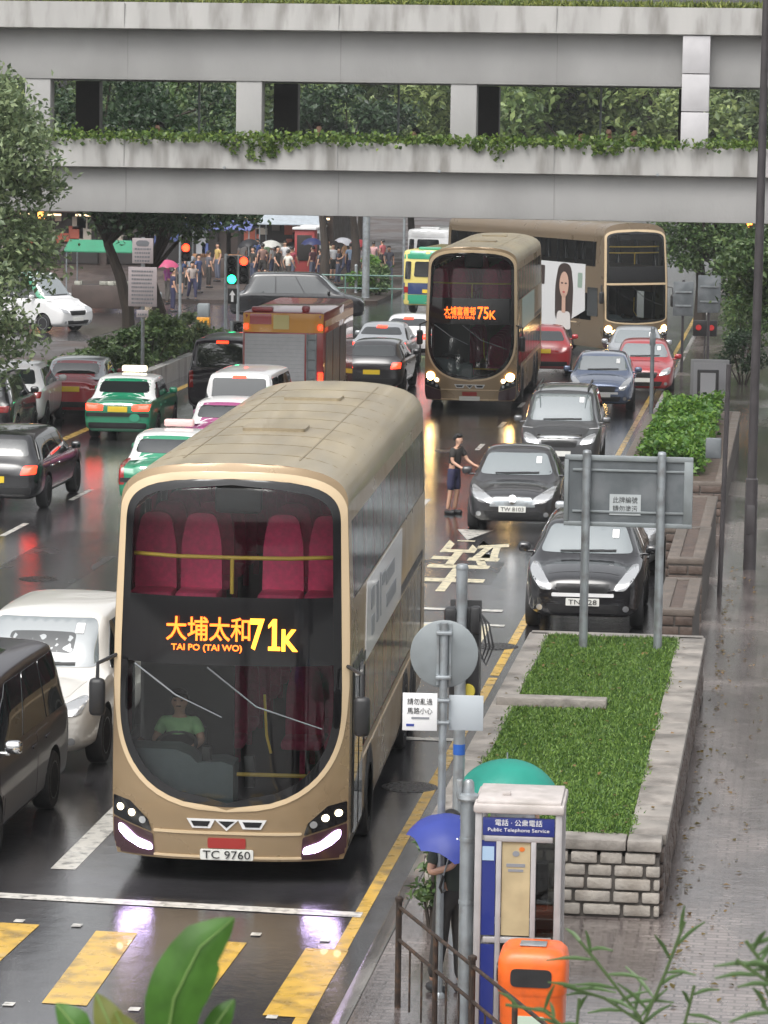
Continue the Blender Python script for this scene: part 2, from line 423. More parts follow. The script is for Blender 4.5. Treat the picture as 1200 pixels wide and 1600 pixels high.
kb = MB(); kb.box((KX + .078, 8.2, .06), (.152, 76.4, .14), .02); kb.box((KX + .078, 163, .06), (.152, 194, .14), .02)
tag(kb.build('kerb', M_pave2), kind='structure')
slab('plaza_pavement', [(-80, 103), (-18.7, 88), (-18.7, 111.5), (-23, 112.3), (-80, 112.3)], -.01, .14, M_plaza)
slab('far_pavement', [(-80, 138.3), (-19.5, 138.3), (-17.6, 140), (-17.6, 330), (-80, 330)], -.01, .14, M_plaza)
slab('left_pavement', rect(-60, -20, -24.7, 87), -.01, .13, M_plaza)

def strip(name, quads, m, z=.004):
    b = MB()
    for q in quads: b.add([(p[0], p[1], z) for p in q], [list(range(len(q)))])
    return tag(b.build(name, m, fixn=False), kind='structure')
YX = -4.27
def dash(x, y0, y1, w): return rect(x - w / 2, y0, x + w / 2, y1)
strip('yellow_kerb_line', [dash(YX, 20, 47.9, .13), dash(YX, 48.1, 150, .13)], M_ymark)
strip('left_yellow_line', [dash(-17.75, 60, 112, .22)], M_ymark)
a, b_ = at(0, 1400), at(565, 1431)
strip('stop_line', z=.008, m=M_wmark, quads=[[(-24, a.y - .10 - (a.x + 24) * (b_.y - a.y) / (b_.x - a.x)), (b_.x, b_.y - .10), (b_.x, b_.y + .12), (-24, a.y + .12 - (a.x + 24) * (b_.y - a.y) / (b_.x - a.x))]])
strip('lane_line', [dash(-7.66, 34.75, 52, .27)], M_wmark)
strip('lane_dash', [dash(-14.85, 38 + 6 * i, 40 + 6 * i, .12) for i in range(13)] + [dash(-7.66, 56.5 + 6 * i, 58 + 6 * i, .12) for i in range(9)], M_wmark)
ys = []
for (x0, y0, x1, y1) in ((65, 1568, 150, 1455), (410, 1587, 478, 1482), (234, 1577, 320, 1470), (-120, 1545, -2, 1442), (-290, 1535, -150, 1425)):
    p, q = at(x0, y0), at(x1, y1); w = .42
    ys.append([(p.x, p.y), (p.x + w, p.y - .02), (q.x + w, q.y - .02), (q.x, q.y)])
strip('crossing_stripes', ys, M_ymark, .006)
st = []
for (x, y) in ((30, 1440), (120, 1447), (302, 1457), (400, 1461), (14, 1570), (210, 1578), (425, 1590), (508, 1470)):
    p = at(x, y); st.append(rect(p.x - .05, p.y - .06, p.x + .05, p.y + .06))
strip('crossing_studs', st, M_wmark, .010)
st = []
for (x, y) in ((840, 1000), (827, 1027), (813, 1056)):
    p = at(x, y); st.append(rect(p.x - .09, p.y - .28, p.x + .09, p.y + .28))
strip('parking_dashes', st, M_wmark)
st = [[(-6.35, 69), (-6.0, 66.2), (-5.75, 66.2)], ]
p = at(738, 834); st = [[(p.x - .35, p.y + .6), (p.x + .35, p.y + .6), (p.x, p.y - 1.0)]]
p = at(690, 952); st.append(rect(p.x - .9, p.y - .12, p.x + 1.0, p.y + .12))
p = at(690, 975); st.append(rect(p.x - .9, p.y - .1, p.x + 1.0, p.y + .1))
p = at(660, 1155); st.append(rect(p.x - 1.0, p.y - .1, p.x + .45, p.y + .1))
strip('road_arrow_marks', st, M_wmark, .007)
M_mark_y = mat('pale_yellow_road_paint', (.60, .54, .38), .35, var=.1, stain=(.08, .08, .08), stain_scale=8, stain_amt=.6)
wb = MB()
for ch, px, py, hgt in (('站', 735, 864, 3.6), ('士', 703, 903, 3.4), ('巴', 690, 1000, 3.6)):
    p = at(px, py); t = fit(text_mb(ch, 1, .0, bold=.022), 1.25, hgt)
    seen = [f for f in t.f]; t.v = [(-v[0] + p.x, -v[1] + p.y, .0045) for v in t.v]; merge(wb, t)
tag(wb.build('bus_stop_lettering', M_mark_y, smooth=None, fixn=False), kind='structure')
dr = MB(); p = at(870, 1005); dr.box((p.x + .2, p.y, .003), (.35, .5, .012))
tag(dr.build('gully_grate', M_black), 'dark iron gully grate in the gutter by the parked black car', 'drain')
# ------------------------------------------------------------------ foliage helpers
import numpy as np
def leaf_mesh(name, pos, size, m, seed=0, up=.5, aspect=.5, vary=.4, direction=None):
    """one bent diamond leaf at each position"""
    rg = np.random.default_rng(seed); n = len(pos); pos = np.asarray(pos, dtype=float)
    nr = rg.normal(size=(n, 3)); nr[:, 2] += up * 1.6; nr /= np.linalg.norm(nr, axis=1)[:, None]
    a = rg.normal(size=(n, 3)) if direction is None else direction + rg.normal(size=(n, 3)) * .35
    a -= nr * (a * nr).sum(1)[:, None]; a /= np.linalg.norm(a, axis=1)[:, None] + 1e-9
    w = np.cross(nr, a); s = size * (1 + vary * (rg.random(n) * 2 - 1)); s = s[:, None]
    tip = pos + a * s * .5; bas = pos - a * s * .5
    l = pos + w * s * aspect * .5 + nr * s * .12; r = pos - w * s * aspect * .5 + nr * s * .12
    V = np.stack([bas, l, tip, r], 1).reshape(-1, 3)
    me = bpy.data.meshes.new(name); me.vertices.add(n * 4); me.vertices.foreach_set('co', V.ravel())
    F = np.empty((n, 2, 3), dtype=np.int32); b = np.arange(n) * 4
    F[:, 0] = np.stack([b, b + 1, b + 2], 1); F[:, 1] = np.stack([b, b + 2, b + 3], 1)
    me.loops.add(n * 6); me.loops.foreach_set('vertex_index', F.ravel())
    me.polygons.add(n * 2); me.polygons.foreach_set('loop_start', np.arange(n * 2) * 3)
    me.materials.append(m); me.update(calc_edges=True); me.validate(); return me
def blob_points(n, blobs, seed, shell=.45):
    """points packed into leaf clumps [(centre, radius)...]"""
    rg = np.random.default_rng(seed); C = np.array([b[0] for b in blobs], dtype=float)
    Rr = np.array([b[1] if hasattr(b[1], '__len__') else (b[1],) * 3 for b in blobs], dtype=float)
    wgt = Rr.prod(1) ** (2 / 3); k = rg.choice(len(blobs), n, p=wgt / wgt.sum())
    d = rg.normal(size=(n, 3)); d /= np.linalg.norm(d, axis=1)[:, None]
    rad = (shell + (1 - shell) * rg.random(n)) * (1 + .18 * rg.normal(size=n))
    return C[k] + d * Rr[k] * rad[:, None]
def crown_blobs(c, rad, n, seed, br=(.28, .45)):
    rg = random.Random(seed); out = []
    while len(out) < n:
        p = Vector((rg.uniform(-1, 1), rg.uniform(-1, 1), rg.uniform(-1, 1)))
        if p.length > 1 or p.length < .25: continue
        r = rg.uniform(*br) * min(rad)
        out.append((Vector((c[0] + p.x * rad[0], c[1] + p.y * rad[1], c[2] + p.z * rad[2])), (r * 1.15, r * 1.15, r * .8)))
    return out
def make_tree(name, loc, trunk, blobs, n, size, lm, seed, label, cat, group=None, limb_r=.05, trunk_r=.16):
    """trunk: list of points from the ground up; limbs run from its upper half to each clump"""
    root = empty(name, loc, 0, label, cat, group)
    tb = MB(); tp = [Vector(p) for p in trunk]; k = len(tp)
    tb.tube(tp, [trunk_r * (1.25 - .75 * i / max(1, k - 1)) for i in range(k)], 9)
    rg = random.Random(seed)
    for (c, r) in blobs:
        c = Vector(c); s = tp[rg.randrange(max(1, k // 2), k)]
        mid = s.lerp(c, .5) + Vector((rg.uniform(-.2, .2), rg.uniform(-.2, .2), .25))
        tb.tube([s, mid, c], [limb_r * 1.6, limb_r, limb_r * .35], 6)
    tb.build('trunk', M_wood, root)
    link('crown', leaf_mesh('crown', blob_points(n, blobs, seed), size, lm, seed), root)
    return root

# ------------------------------------------------------------------ footbridge
BY = 80.0
br = empty('footbridge', (-10, BY, 5.5), 0, 'two-storey grey concrete footbridge with a planted parapet spanning the whole road', 'bridge')
brm = Matrix.Translation((10, -BY, -5.5))
def bpart(b, name, m, smooth=30):
    xf(b, brm); return b.build(name, m, br, smooth)
BX0, BX1 = -52, 6; M_joint = mat('dark_joint_sealant', (.27, .268, .26), .8)
b = MB(); b.box(((BX0 + BX1) / 2, BY + 3.4, 5.78), (BX1 - BX0, 5.8, .44)); bpart(b, 'deck', M_conc)
b = MB(); b.box(((BX0 + BX1) / 2, BY + .42, 6.08), (BX1 - BX0, .3, 1.1), .02); bpart(b, 'edge_beam', M_conc)
b = MB(); b.prism([(BY, 6.62), (BY + .12, 6.60), (BY + .9, 6.60), (BY + .9, 7.28), (BY + .02, 7.28)], BX0, BX1, 'X'); bpart(b, 'parapet', M_conc2)
b = MB(); b.box(((BX0 + BX1) / 2, BY + 6.5, 6.6), (BX1 - BX0, .3, 1.3), .02); bpart(b, 'rear_parapet', M_conc2)
b = MB(); b.box(((BX0 + BX1) / 2, BY + .65, 9.30), (BX1 - BX0, .5, 1.22), .02); b.box(((BX0 + BX1) / 2, BY + 6.2, 9.30), (BX1 - BX0, .5, 1.22)); bpart(b, 'roof_beam', M_conc)
b = MB(); b.box(((BX0 + BX1) / 2, BY + 3.4, 9.7), (BX1 - BX0, 5.0, .3)); bpart(b, 'roof_slab', M_conc)
b = MB(); b.prism([(BY - .02, 9.90), (BY + .12, 9.88), (BY + 7, 9.88), (BY + 7, 10.50), (BY + .03, 10.52)], BX0, BX1, 'X'); bpart(b, 'cornice', M_conc2)
colx = [at_y(x, 170, BY + .65).x for x in (62, 400, 740)]
for i in range(-5, 3):
    x = colx[0] + 5.14 * i
    b = MB(); b.box((x, BY + .66, 7.65), (.62, .46, 2.08), .015); bpart(b, 'column', M_conc)
x = at_y(1087, 150, BY + .30).x
b = MB()
for z0, z1 in ((7.16, 8.10), (8.12, 8.98), (9.0, 9.875)):
    b.box((x, BY + .20, (z0 + z1) / 2), (.64, .36, z1 - z0), .012)
bpart(b, 'clad_column', M_clad)
for i in range(-5, 4):
    x = at_y(140, 165, BY + 6.25).x + 5.14 * i
    b = MB(); b.box((x, BY + 6.2, 7.4), (.62, .4, 2.56)); bpart(b, 'rear_pillar', M_darkp)
b = MB()
for i in range(-6, 4):
    for q in (2.55,):
        x = colx[0] + 5.14 * i + q + .35
        b = MB(); b.box((x, BY + 6.2, 7.95), (.05, .05, 1.5)); bpart(b, 'mullion', M_galv)
b = MB()
for i in range(9): b.box((-26.2 + (i - 4.5) * .001, BY + 3.3, .3 + i * .59), (1.0, 1.6, .57), .02)
bpart(b, 'pier', M_conc)
b = MB()
for i in range(9): b.box((1.6, BY + 3.3, .3 + i * .59), (1.0, 1.6, .57), .02)
bpart(b, 'pier', M_conc)
# soil trough behind the parapet, ivy, grass along the roof edge
rg = np.random.default_rng(4)
n = 9000; xs = rg.uniform(-34, 4, n)
thick = .5 + .5 * np.sin(xs * 1.7) * np.sin(xs * .63 + 1) 
top = np.stack([xs, BY + .35 - .55 * rg.random(n) ** 1.6, 7.36 + (.055 + .05 * thick) * rg.normal(size=n)], 1)
hang = []
for k in range(420):
    x = rg.uniform(-30, 4); w = math.sin(x * .9 + .6) + .7 * math.sin(x * 2.3) + .4 * math.sin(x * 5.1)
    if x > -7.2: w -= .9
    L = max(.04, (.10 + .17 * w) * rg.uniform(.5, 1.5))
    for j in range(int(L / .022)):
        hang.append((x + rg.normal() * .05, BY - .05 - .03 * rg.random(), 7.28 - j * .022))
iv = link('trailing_ivy', leaf_mesh('trailing_ivy', np.concatenate([top, np.array(hang)]), .105, L_ivy, 3, up=.25, aspect=.8))
tag(iv, 'green ivy trailing over the lower parapet of the concrete footbridge', 'ivy', kind='stuff')
n = 15000; xs = rg.uniform(-36, 5, n)
gp = np.stack([xs, BY + .06 + 1.2 * rg.random(n), 10.56 + .06 * rg.random(n)], 1)
gr = link('roof_grass', leaf_mesh('roof_grass', gp, .20, leaf_mat('yellow_green_grass', (.16, .20, .04)), 8, up=-.2, aspect=.16, direction=np.array([0, 0, 1.2])))
tag(gr, 'yellow-green grass growing along the top edge of the footbridge roof', 'grass', kind='stuff')

b = MB()
for i in range(-5, 4):
    x = colx[0] + 5.14 * i + 2.2
    for yy, zz, d_, h_ in ((.005, 6.95, .03, .60), (.27, 6.08, .02, 1.06), (.005, 10.2, .05, .58), (.397, 9.30, .012, 1.16)): b = MB(); b.box((x, BY + yy, zz), (.018, d_, h_)); bpart(b, 'joint', M_joint, None)
for i in range(-5, 4):
    x = colx[0] + 5.14 * i - .5
    b = MB(); b.tube([(x, BY + .12, 6.64), (x, BY - .06, 6.64)], .035, 8); bpart(b, 'drain_spout', M_galv)
# ------------------------------------------------------------------ trees
def tree_kind(seed, h, rx, rz, nb, n, size, lm, zc):
    bl = crown_blobs((0, 0, zc), (rx, rx, rz), nb, seed)
    rg = random.Random(seed); tr = [(0, 0, 0), (rg.uniform(-.2, .2), rg.uniform(-.2, .2), h * .25), (rg.uniform(-.4, .4), rg.uniform(-.3, .3), h * .5), (rg.uniform(-.5, .5), 0, h * .72)]
    return tr, bl, n, size, lm
far_names = ['broad pale green', 'tall mid green', 'rounded light green']
far_proto = []; L_far2 = leaf_mat('mid_hill_leaf', (.145, .215, .075), .6)
spots = [(-46, 176), (-40, 183), (-33.6, 172), (-28, 181), (-25.2, 170), (-21.2, 184), (-17.2, 176), (-14.2, 170), (-10.6, 180), (-7.2, 172), (-3.6, 182), (-0.4, 172), (3.4, 180), (-37, 196), (-26, 198), (-15, 197), (-5, 196)]
places = ['at the far left', 'left of the leftmost footbridge column', 'framed just right of the leftmost footbridge column', 'in the first wide footbridge opening, left part', 'in the first wide footbridge opening, middle', 'in the first wide footbridge opening, right part',
          'in the second footbridge opening, left part', 'in the second footbridge opening, middle', 'in the second footbridge opening, right part', 'in the third footbridge opening, left part', 'in the third footbridge opening, middle', 'in the third footbridge opening, right part',
          'right of the pale clad footbridge column', 'rear row, far left', 'rear row behind the first wide opening', 'rear row behind the second opening', 'rear row behind the third opening']
for i, (x, y) in enumerate(spots):
    k = i % 3; lab = '%s tree far behind the bridge, %s' % (far_names[k], places[i])
    if i < 3:
        tr, bl, n, s, lm = tree_kind(20 + i, 11, 3.6, 4.2, 26, 9000, .40, (L_far, L_far2, L_pale)[k], 8.0)
        o = make_tree('broadleaf_tree', (x, y, 0), tr, bl, n, s, lm, 30 + i, lab, 'tree', 'trees far behind the footbridge'); far_proto.append(o)
    else:
        o = copy_tree(far_proto[k]); o.location = (x, y, 0); o['label'] = lab
        o.rotation_euler.z = i * 1.9; sc_ = .95 + .22 * ((i * 37) % 10) / 10; o.scale = (sc_, sc_, sc_)
# street trees in view
bl = crown_blobs((0, 0, 6.1), (4.4, 4.0, 3.4), 40, 3, (.22, .34)) + [(Vector((3.3, .2, 4.4)), (1.0, 1.0, .8)), (Vector((3.6, -.4, 6.6)), (.9, .9, .7)), (Vector((2.7, 0, 3.3)), (1.0, 1.0, .8)), (Vector((3.9, 0, 5.6)), (.7, .7, .55)), (Vector((2.0, .4, 2.9)), (1.0, .9, .7)), (Vector((3.4, -.6, 3.6)), (1.0, .9, .7)), (Vector((4.1, .3, 4.5)), (.9, .9, .6)), (Vector((3.0, .2, 2.3)), (1.0, .9, .6)), (Vector((4.3, 0, 5.1)), (.7, .8, .5)), (Vector((3.6, .6, 7.4)), (.9, .9, .7)), (Vector((3.9, -.2, 3.0)), (.8, .8, .6)), (Vector((3.0, .8, 8.3)), (.8, .8, .6)), (Vector((4.5, .2, 6.2)), (.5, .6, .4))]
make_tree('street_tree', (-20.6, 71, .12), [(0, 0, 0), (.1, 0, 2), (-.1, .1, 4), (.2, 0, 6.5)], bl, 38000, .155, L_pale, 5, 'pale green leafy street tree hanging in from the left edge before the footbridge', 'tree', trunk_r=.2)
bl = crown_blobs((.4, .3, 6.6), (3.6, 3, 2.6), 26, 9, (.26, .4)) + [(Vector((1.6, -.5, 4.5)), (1.3, 1.2, .7)), (Vector((3.2, -.4, 4.6)), (1.2, 1.1, .7)), (Vector((0, -.5, 4.7)), (1.3, 1.2, .8))]
p = at(150, 612); make_tree('street_tree', (p.x, p.y + 4, .5), [(.15, 0, 0), (.1, 0, 1.6), (-.15, 0, 2.6), (-.5, 0, 3.5), (-.7, 0, 4.6), (-.2, 0, 6.2)], bl, 12000, .2, L_dark, 6, 'dark leafed tree with a bent black trunk in the roadside shrub bed', 'tree', trunk_r=.17)
bl = crown_blobs((.2, .3, 6.8), (2.8, 2.6, 2.4), 22, 12, (.26, .4)) + [(Vector((.9, -.5, 4.7)), (1.2, 1.1, .7)), (Vector((-.6, -.4, 4.4)), (1.0, 1.1, .7)), (Vector((1.7, -.4, 4.5)), (1.1, 1, .7)), (Vector((2.5, -.3, 4.6)), (1.0, 1, .6)), (Vector((1.1, -.6, 3.9)), (.8, .8, .5)), (Vector((-1.2, -.5, 4.0)), (1.0, .9, .6))]
p = at(215, 590); make_tree('street_tree', (p.x, p.y + 3.5, .5), [(.25, 0, 0), (.0, 0, 1.2), (-.35, 0, 2.4), (-.5, 0, 3.6), (-.1, 0, 5.6)], bl, 14000, .19, L_mid, 7, 'dark leafed tree with a leaning trunk right behind the twin notice boards', 'tree', trunk_r=.19)
bl = crown_blobs((0, .2, 5.0), (2.7, 2.6, 2.0), 22, 15, (.25, .4)) + [(Vector((-1.2, -.6, 3.2)), (.7, .7, .5)), (Vector((1.0, -.5, 3.1)), (.9, .8, .6)), (Vector((-.4, -.8, 2.5)), (.6, .6, .4))]
p = at(1082, 540); make_tree('street_tree', (p.x, p.y + 7, .13), [(0, 0, 0), (.05, 0, 1.6), (-.05, 0, 2.7), (.2, 0, 4.2)], bl + [(Vector((1.6, -.6, 3.0)), (1.2, 1, .9)), (Vector((2.6, -.4, 2.2)), (1.1, 1, .9)), (Vector((.9, -.9, 1.9)), (.8, .8, .6)), (Vector((-.9, -.6, 3.9)), (1.0, .9, .6)), (Vector((.1, -.9, 3.4)), (1.0, .9, .6)), (Vector((1.9, -.7, 3.9)), (1.1, .9, .7)), (Vector((-.7, -.7, 2.7)), (.7, .7, .45)), (Vector((1.2, -.9, 2.6)), (.9, .8, .6))], 19000, .17, L_mid, 8, 'green tree with a dark forked trunk right of the road beyond the footbridge', 'tree', trunk_r=.2, limb_r=.07)
bl = crown_blobs((0, .2, 4.6), (2.2, 2.2, 2.2), 18, 19, (.28, .42))
make_tree('street_tree', (.1, 98, .13), [(0, 0, 0), (.1, 0, 1.8), (0, 0, 3.5)], bl + [(Vector((-1.4, -.5, 2.6)), (1.0, .9, .8)), (Vector((-.4, -.6, 1.9)), (1.0, .9, .8)), (Vector((-1.9, -.4, 3.6)), (.9, .9, .6))], 11000, .18, L_mid, 9, 'mid green tree at the right edge beyond the dark lamp post', 'tree', trunk_r=.15)
for i, (px, lab) in enumerate(((505, 'tree with a slim black trunk among the distant crowd, left one'), (553, 'tree with a slim black trunk beside the distant grey bins, right one'))):
    p = at(px, 452); bl = crown_blobs((0, .2, 6.5), (2.6, 2.6, 2.2), 18, 40 + i, (.28, .42))
    make_tree('street_tree', (p.x, p.y, .14), [(0, 0, 0), (.08, 0, 1.6), (-.1, 0, 3.2), (.2, 0, 5)], bl, 5000, .28, L_dark, 50 + i, lab, 'tree', trunk_r=.2)

def make_shrub(loc, dims, n, size, lm, seed, label, name='shrub', nb=10, cat='shrub'):
    root = empty(name, loc, 0, label, cat)
    bl = crown_blobs((0, 0, dims[2] * .55), (dims[0] * .42, dims[1] * .42, dims[2] * .42), nb, seed, (.35, .6))
    b = MB(); rg = random.Random(seed)
    for (c, r) in bl[:7]: b.tube([(c[0] * .2, c[1] * .2, 0), (c[0] * .6, c[1] * .6, c[2] * .6), c], [.025, .018, .006], 5)
    b.build('stem', M_wood, root)
    link('foliage', leaf_mesh('foliage', blob_points(n, bl, seed, .3), size, lm, seed), root); return root
sh = [(205, 590, 1.3, 'dark green shrub at the left of the roadside bed'), (238, 575, 1.4, 'green shrub below the twin notice boards'), (268, 566, 1.5, 'mid green shrub in the roadside bed right of the notice boards'), (165, 605, 1.3, 'low dark shrub beside the white-roofed taxi'), (292, 556, 1.3, 'pale flecked shrub at the right end of the roadside bed')]
for i, (px, py, d, lab) in enumerate(sh):
    p = at(px, py, .5); make_shrub((p.x - .3, p.y + 1.2, .45), (d * 1.4, d * 1.2, d), 2600, .14, (L_mid, L_mid, L_far2, L_mid, L_pale)[i], 60 + i, lab)
p = at(560, 450, .3); make_shrub((p.x, p.y, .1), (2.2, 2, 1.7), 1300, .2, L_hedge, 70, 'bright green bush by the distant zebra railings')
p = at(590, 455, .3); make_shrub((p.x, p.y, .1), (1.8, 2, 1.5), 900, .2, L_mid, 71, 'mid green bush left of the distant green minibus')
p = at(1165, 545, .3); make_shrub((p.x, p.y, .13), (2.4, 2.4, 1.9), 2200, .13, L_mid, 72, 'tall green bush behind the right-hand notice frame')
p = at(1150, 590, .3); make_shrub((p.x + .2, p.y, .13), (1.6, 2, 1.6), 1600, .12, L_dark, 73, 'dark bush behind the dark lamp post')

p = at(1178, 470, .3); make_shrub((p.x + .3, p.y - 18, .13), (2.4, 2.6, 3.0), 4200, .14, L_dark, 74, 'tall dark bush beyond the dark lamp post under the bridge')
p = at(1120, 560, .3); make_shrub((p.x + 1.0, p.y + 12, .13), (2.6, 2.6, 2.3), 3200, .14, L_mid, 75, 'leafy bush between the two dark sign backs and the lamp post')
# roadside bed wall on the left
bd = empty('roadside_planter', (-18.7, 97, 0), 0, 'low grey rendered planter wall along the left kerb with shrubs', 'planter')
b = MB(); b.prism([(.0, -9), (.25, -9), (.25, 14), (-3.2, 14.0), (-3.2, -4)], 0, .55, 'Z'); b.build('wall', M_conc2, bd)
b = MB(); b.prism([(-.05, -8.6), (-.05, 13.7), (-2.9, 13.7), (-2.9, -4)], .55, .60, 'Z'); b.build('soil', M_soil, bd)
n = 5000; gp = np.stack([rg.uniform(-2.8, .1, n), rg.uniform(-8.5, 13.5, n), .62 + .2 * rg.random(n)], 1) + np.array([-18.7, 97, 0])
tag(link('ground_cover', leaf_mesh('ground_cover', gp, .2, L_mid, 11)), 'low green ground cover filling the left roadside planter', 'ground cover', kind='stuff')

# ------------------------------------------------------------------ stone planter with a lawn, right of the road
PX0, PX1, PY0, PY1, PZ = -3.62, -1.24, 33.1, 46.4, .92
pl = empty('stone_planter', (PX0, PY0, .13), 0, 'long raised planter of pale granite blocks holding a lawn', 'planter')
pm = Matrix.Translation((-PX0, -PY0, -.13))
def ppart(b, name, m, parent=None, smooth=30): xf(b, pm); return b.build(name, m, parent or pl, smooth)
b = MB()
b.box(((PX0 + PX1) / 2, PY0 + .16, .42), (PX1 - PX0 - .05, .26, .66)); b.box((PX1 - .16, (PY0 + PY1) / 2, .42), (.26, PY1 - PY0 - .3, .66)); b.box((PX0 + .16, (PY0 + PY1) / 2, .42), (.26, PY1 - PY0 - .3, .66)); b.box(((PX0 + PX1) / 2, PY1 - .16, .42), (PX1 - PX0 - .05, .26, .66))
ppart(b, 'mortar', M_mortar)
b = MB(); rr = random.Random(2)
def courses(b, x0, x1, place, nrow=5, h=.132):
    for r in range(nrow):
        z = .14 + r * h; x = x0 - (.16 if r % 2 else 0)
        while x < x1 - .03:
            w = rr.uniform(.22, .40); a_, c_ = max(x, x0), min(x + w, x1)
            if c_ - a_ > .06: place(b, a_, c_, z + .012 + rr.uniform(-.004, .004), z + h - .012)
            x += w
courses(b, PX0, PX1, lambda b, a_, c_, z0, z1: b.box(((a_ + c_) / 2, PY0 + .03, (z0 + z1) / 2), (c_ - a_ - .03, .075 + rr.uniform(0, .03), z1 - z0), .018))
ppart(b, 'wall', M_stone)
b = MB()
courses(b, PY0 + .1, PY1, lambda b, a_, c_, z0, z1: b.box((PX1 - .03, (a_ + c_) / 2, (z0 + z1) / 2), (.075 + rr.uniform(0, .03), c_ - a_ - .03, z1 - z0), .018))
ppart(b, 'wall', M_brown); b = MB()  # darker than the front: shade and wet on this side put into the colour
courses(b, PY0 + .1, PY1, lambda b, a_, c_, z0, z1: b.box((PX0 + .03, (a_ + c_) / 2, (z0 + z1) / 2), (.07, c_ - a_ - .03, z1 - z0), .018))
ppart(b, 'wall', M_brown)
b = MB()
y = PY0 - .02
x = PX0
while x < PX1 - .1:
    w = min(rr.uniform(.5, .75), PX1 - x); b.box((x + w / 2, PY0 + .15, PZ - .055), (w - .012, .36, .11), .015); x += w
y = PY0 + .34
while y < PY1 - .2:
    w = min(rr.uniform(.7, 1.1), PY1 - y); b.box((PX1 - .16, y + w / 2, PZ - .055), (.38, w - .012, .11), .015); b.box((PX0 + .12, y + w / 2, PZ - .055), (.28, w - .012, .11), .015); y += w
b.box(((PX0 + PX1) / 2, PY1 + .02, PZ - .055), (PX1 - PX0, .3, .11), .015)
p0, p1 = at(822, 1100, PZ), at(940, 1108, PZ)
b.box(((PX0 + p1.x) / 2 + .05, p0.y, PZ + .03), (p1.x - PX0, .26, .14), .015)
ppart(b, 'coping', M_cope)
b = MB(); b.box(((PX0 + PX1) / 2, (PY0 + PY1) / 2, .45), (PX1 - PX0 - .6, PY1 - PY0 - .6, .8)); ppart(b, 'soil', M_soil)
n = 85000; gx = rg.uniform(PX0 + .25, PX1 - .34, n); gy = rg.uniform(PY0 + .30, PY1 - .1, n)
edge = rg.normal(size=n) * .03
gp = np.stack([gx + edge, gy + edge, .885 + .035 * rg.random(n) + .02 * np.sin(gx * 3) * np.sin(gy * 2.1)], 1)
gp = gp[~((np.abs(gp[:, 1] - p0.y) < .16) & (gp[:, 0] < p1.x))]
tag(link('lawn_grass', leaf_mesh('lawn_grass', gp, .075, L_grass, 5, up=-.1, aspect=.18, direction=np.array([.1, 0, .9]))), 'bright green lawn grass filling the long granite planter', 'grass', kind='stuff')

# brown stepped planters and the hedge planter beyond
def walled(name, x0, x1, y0, y1, z, label, wall=M_brown, t=.16, fill=None):
    r = empty(name, (x0, y0, .0), 0, label, 'planter')
    b = MB(); dx, dy = x1 - x0, y1 - y0
    courses_b = MB()
    for (cx, cy, w, d) in ((dx / 2, t / 2, dx, t), (dx / 2, dy - t / 2, dx, t), (t / 2, dy / 2, t, dy - 2 * t), (dx - t / 2, dy / 2, t, dy - 2 * t)):
        b.box((cx, cy, (z - .1) / 2), (w - .01, d - .01, z - .1)); courses_b.box((cx, cy, z - .05), (w + .03, d + .03, .1), .015)
    q = MB()
    for r_ in range(int((z - .12) / .15)):
        x = -.1 * (r_ % 2)
        while x < dx - .05:
            w = rr.uniform(.25, .5); a_, c_ = max(0, x), min(dx, x + w)
            if c_ - a_ > .08: q.box(((a_ + c_) / 2, 0, .14 + r_ * .15 + .07), (c_ - a_ - .025, .04, .125), .012)
            x += w
    b.build('backing', M_mortar, r); q.build('wall', wall, r); courses_b.build('coping', M_copeb, r)
    s = MB(); s.box((dx / 2, dy / 2, z * .48), (dx - 2 * t + .02, dy - 2 * t + .02, z * .98)); s.build('top', fill or M_brown, r)
    return r
walled('stone_planter', -1.98, -1.45, 48.6, 52.0, .98, 'short brown stone planter block at the end of the lawn planter')
walled('stone_planter', -2.0, -1.45, 53.0, 57.2, 1.15, 'brown stone planter block behind the thin pole')
walled('stone_planter', -2.25, -1.5, 58.2, 63.2, 1.0, 'brown stone planter block between the thin pole and the hedge planter')
walled('stone_planter', -3.6, -1.45, 66.0, 82.0, .95, 'wide brown stone planter carrying the clipped green hedge')
hd = empty('hedge', (-2.9, 76.3, .8), 0, 'bright green clipped hedge on the brown stone planter', 'hedge')
pts = np.stack([rg.uniform(-.25, 1.0, 12000), rg.uniform(-9.0, 4.6, 12000), rg.uniform(.05, .62, 12000)], 1)
pts[:, 2] += .16 * np.sin(pts[:, 0] * 3.1 + 1) * np.sin(pts[:, 1] * 1.3); pts += rg.normal(size=pts.shape) * .06
k = rg.random(12000) < .6; pts[k, 2] = .55 + .16 * np.sin(pts[k, 0] * 3.1 + 1) * np.sin(pts[k, 1] * 1.3) + rg.normal(size=k.sum()) * .07
link('foliage', leaf_mesh('hedge', pts, .13, L_hedge, 13, up=.7, aspect=.6), hd)
b = MB()
for i in range(18): b.tube([(rr.uniform(-.1, .8), -8.8 + i * .7, 0), (rr.uniform(-.1, .8), -8.8 + i * .7, .4)], [.03, .01], 5)
b.build('stem', M_wood, hd)
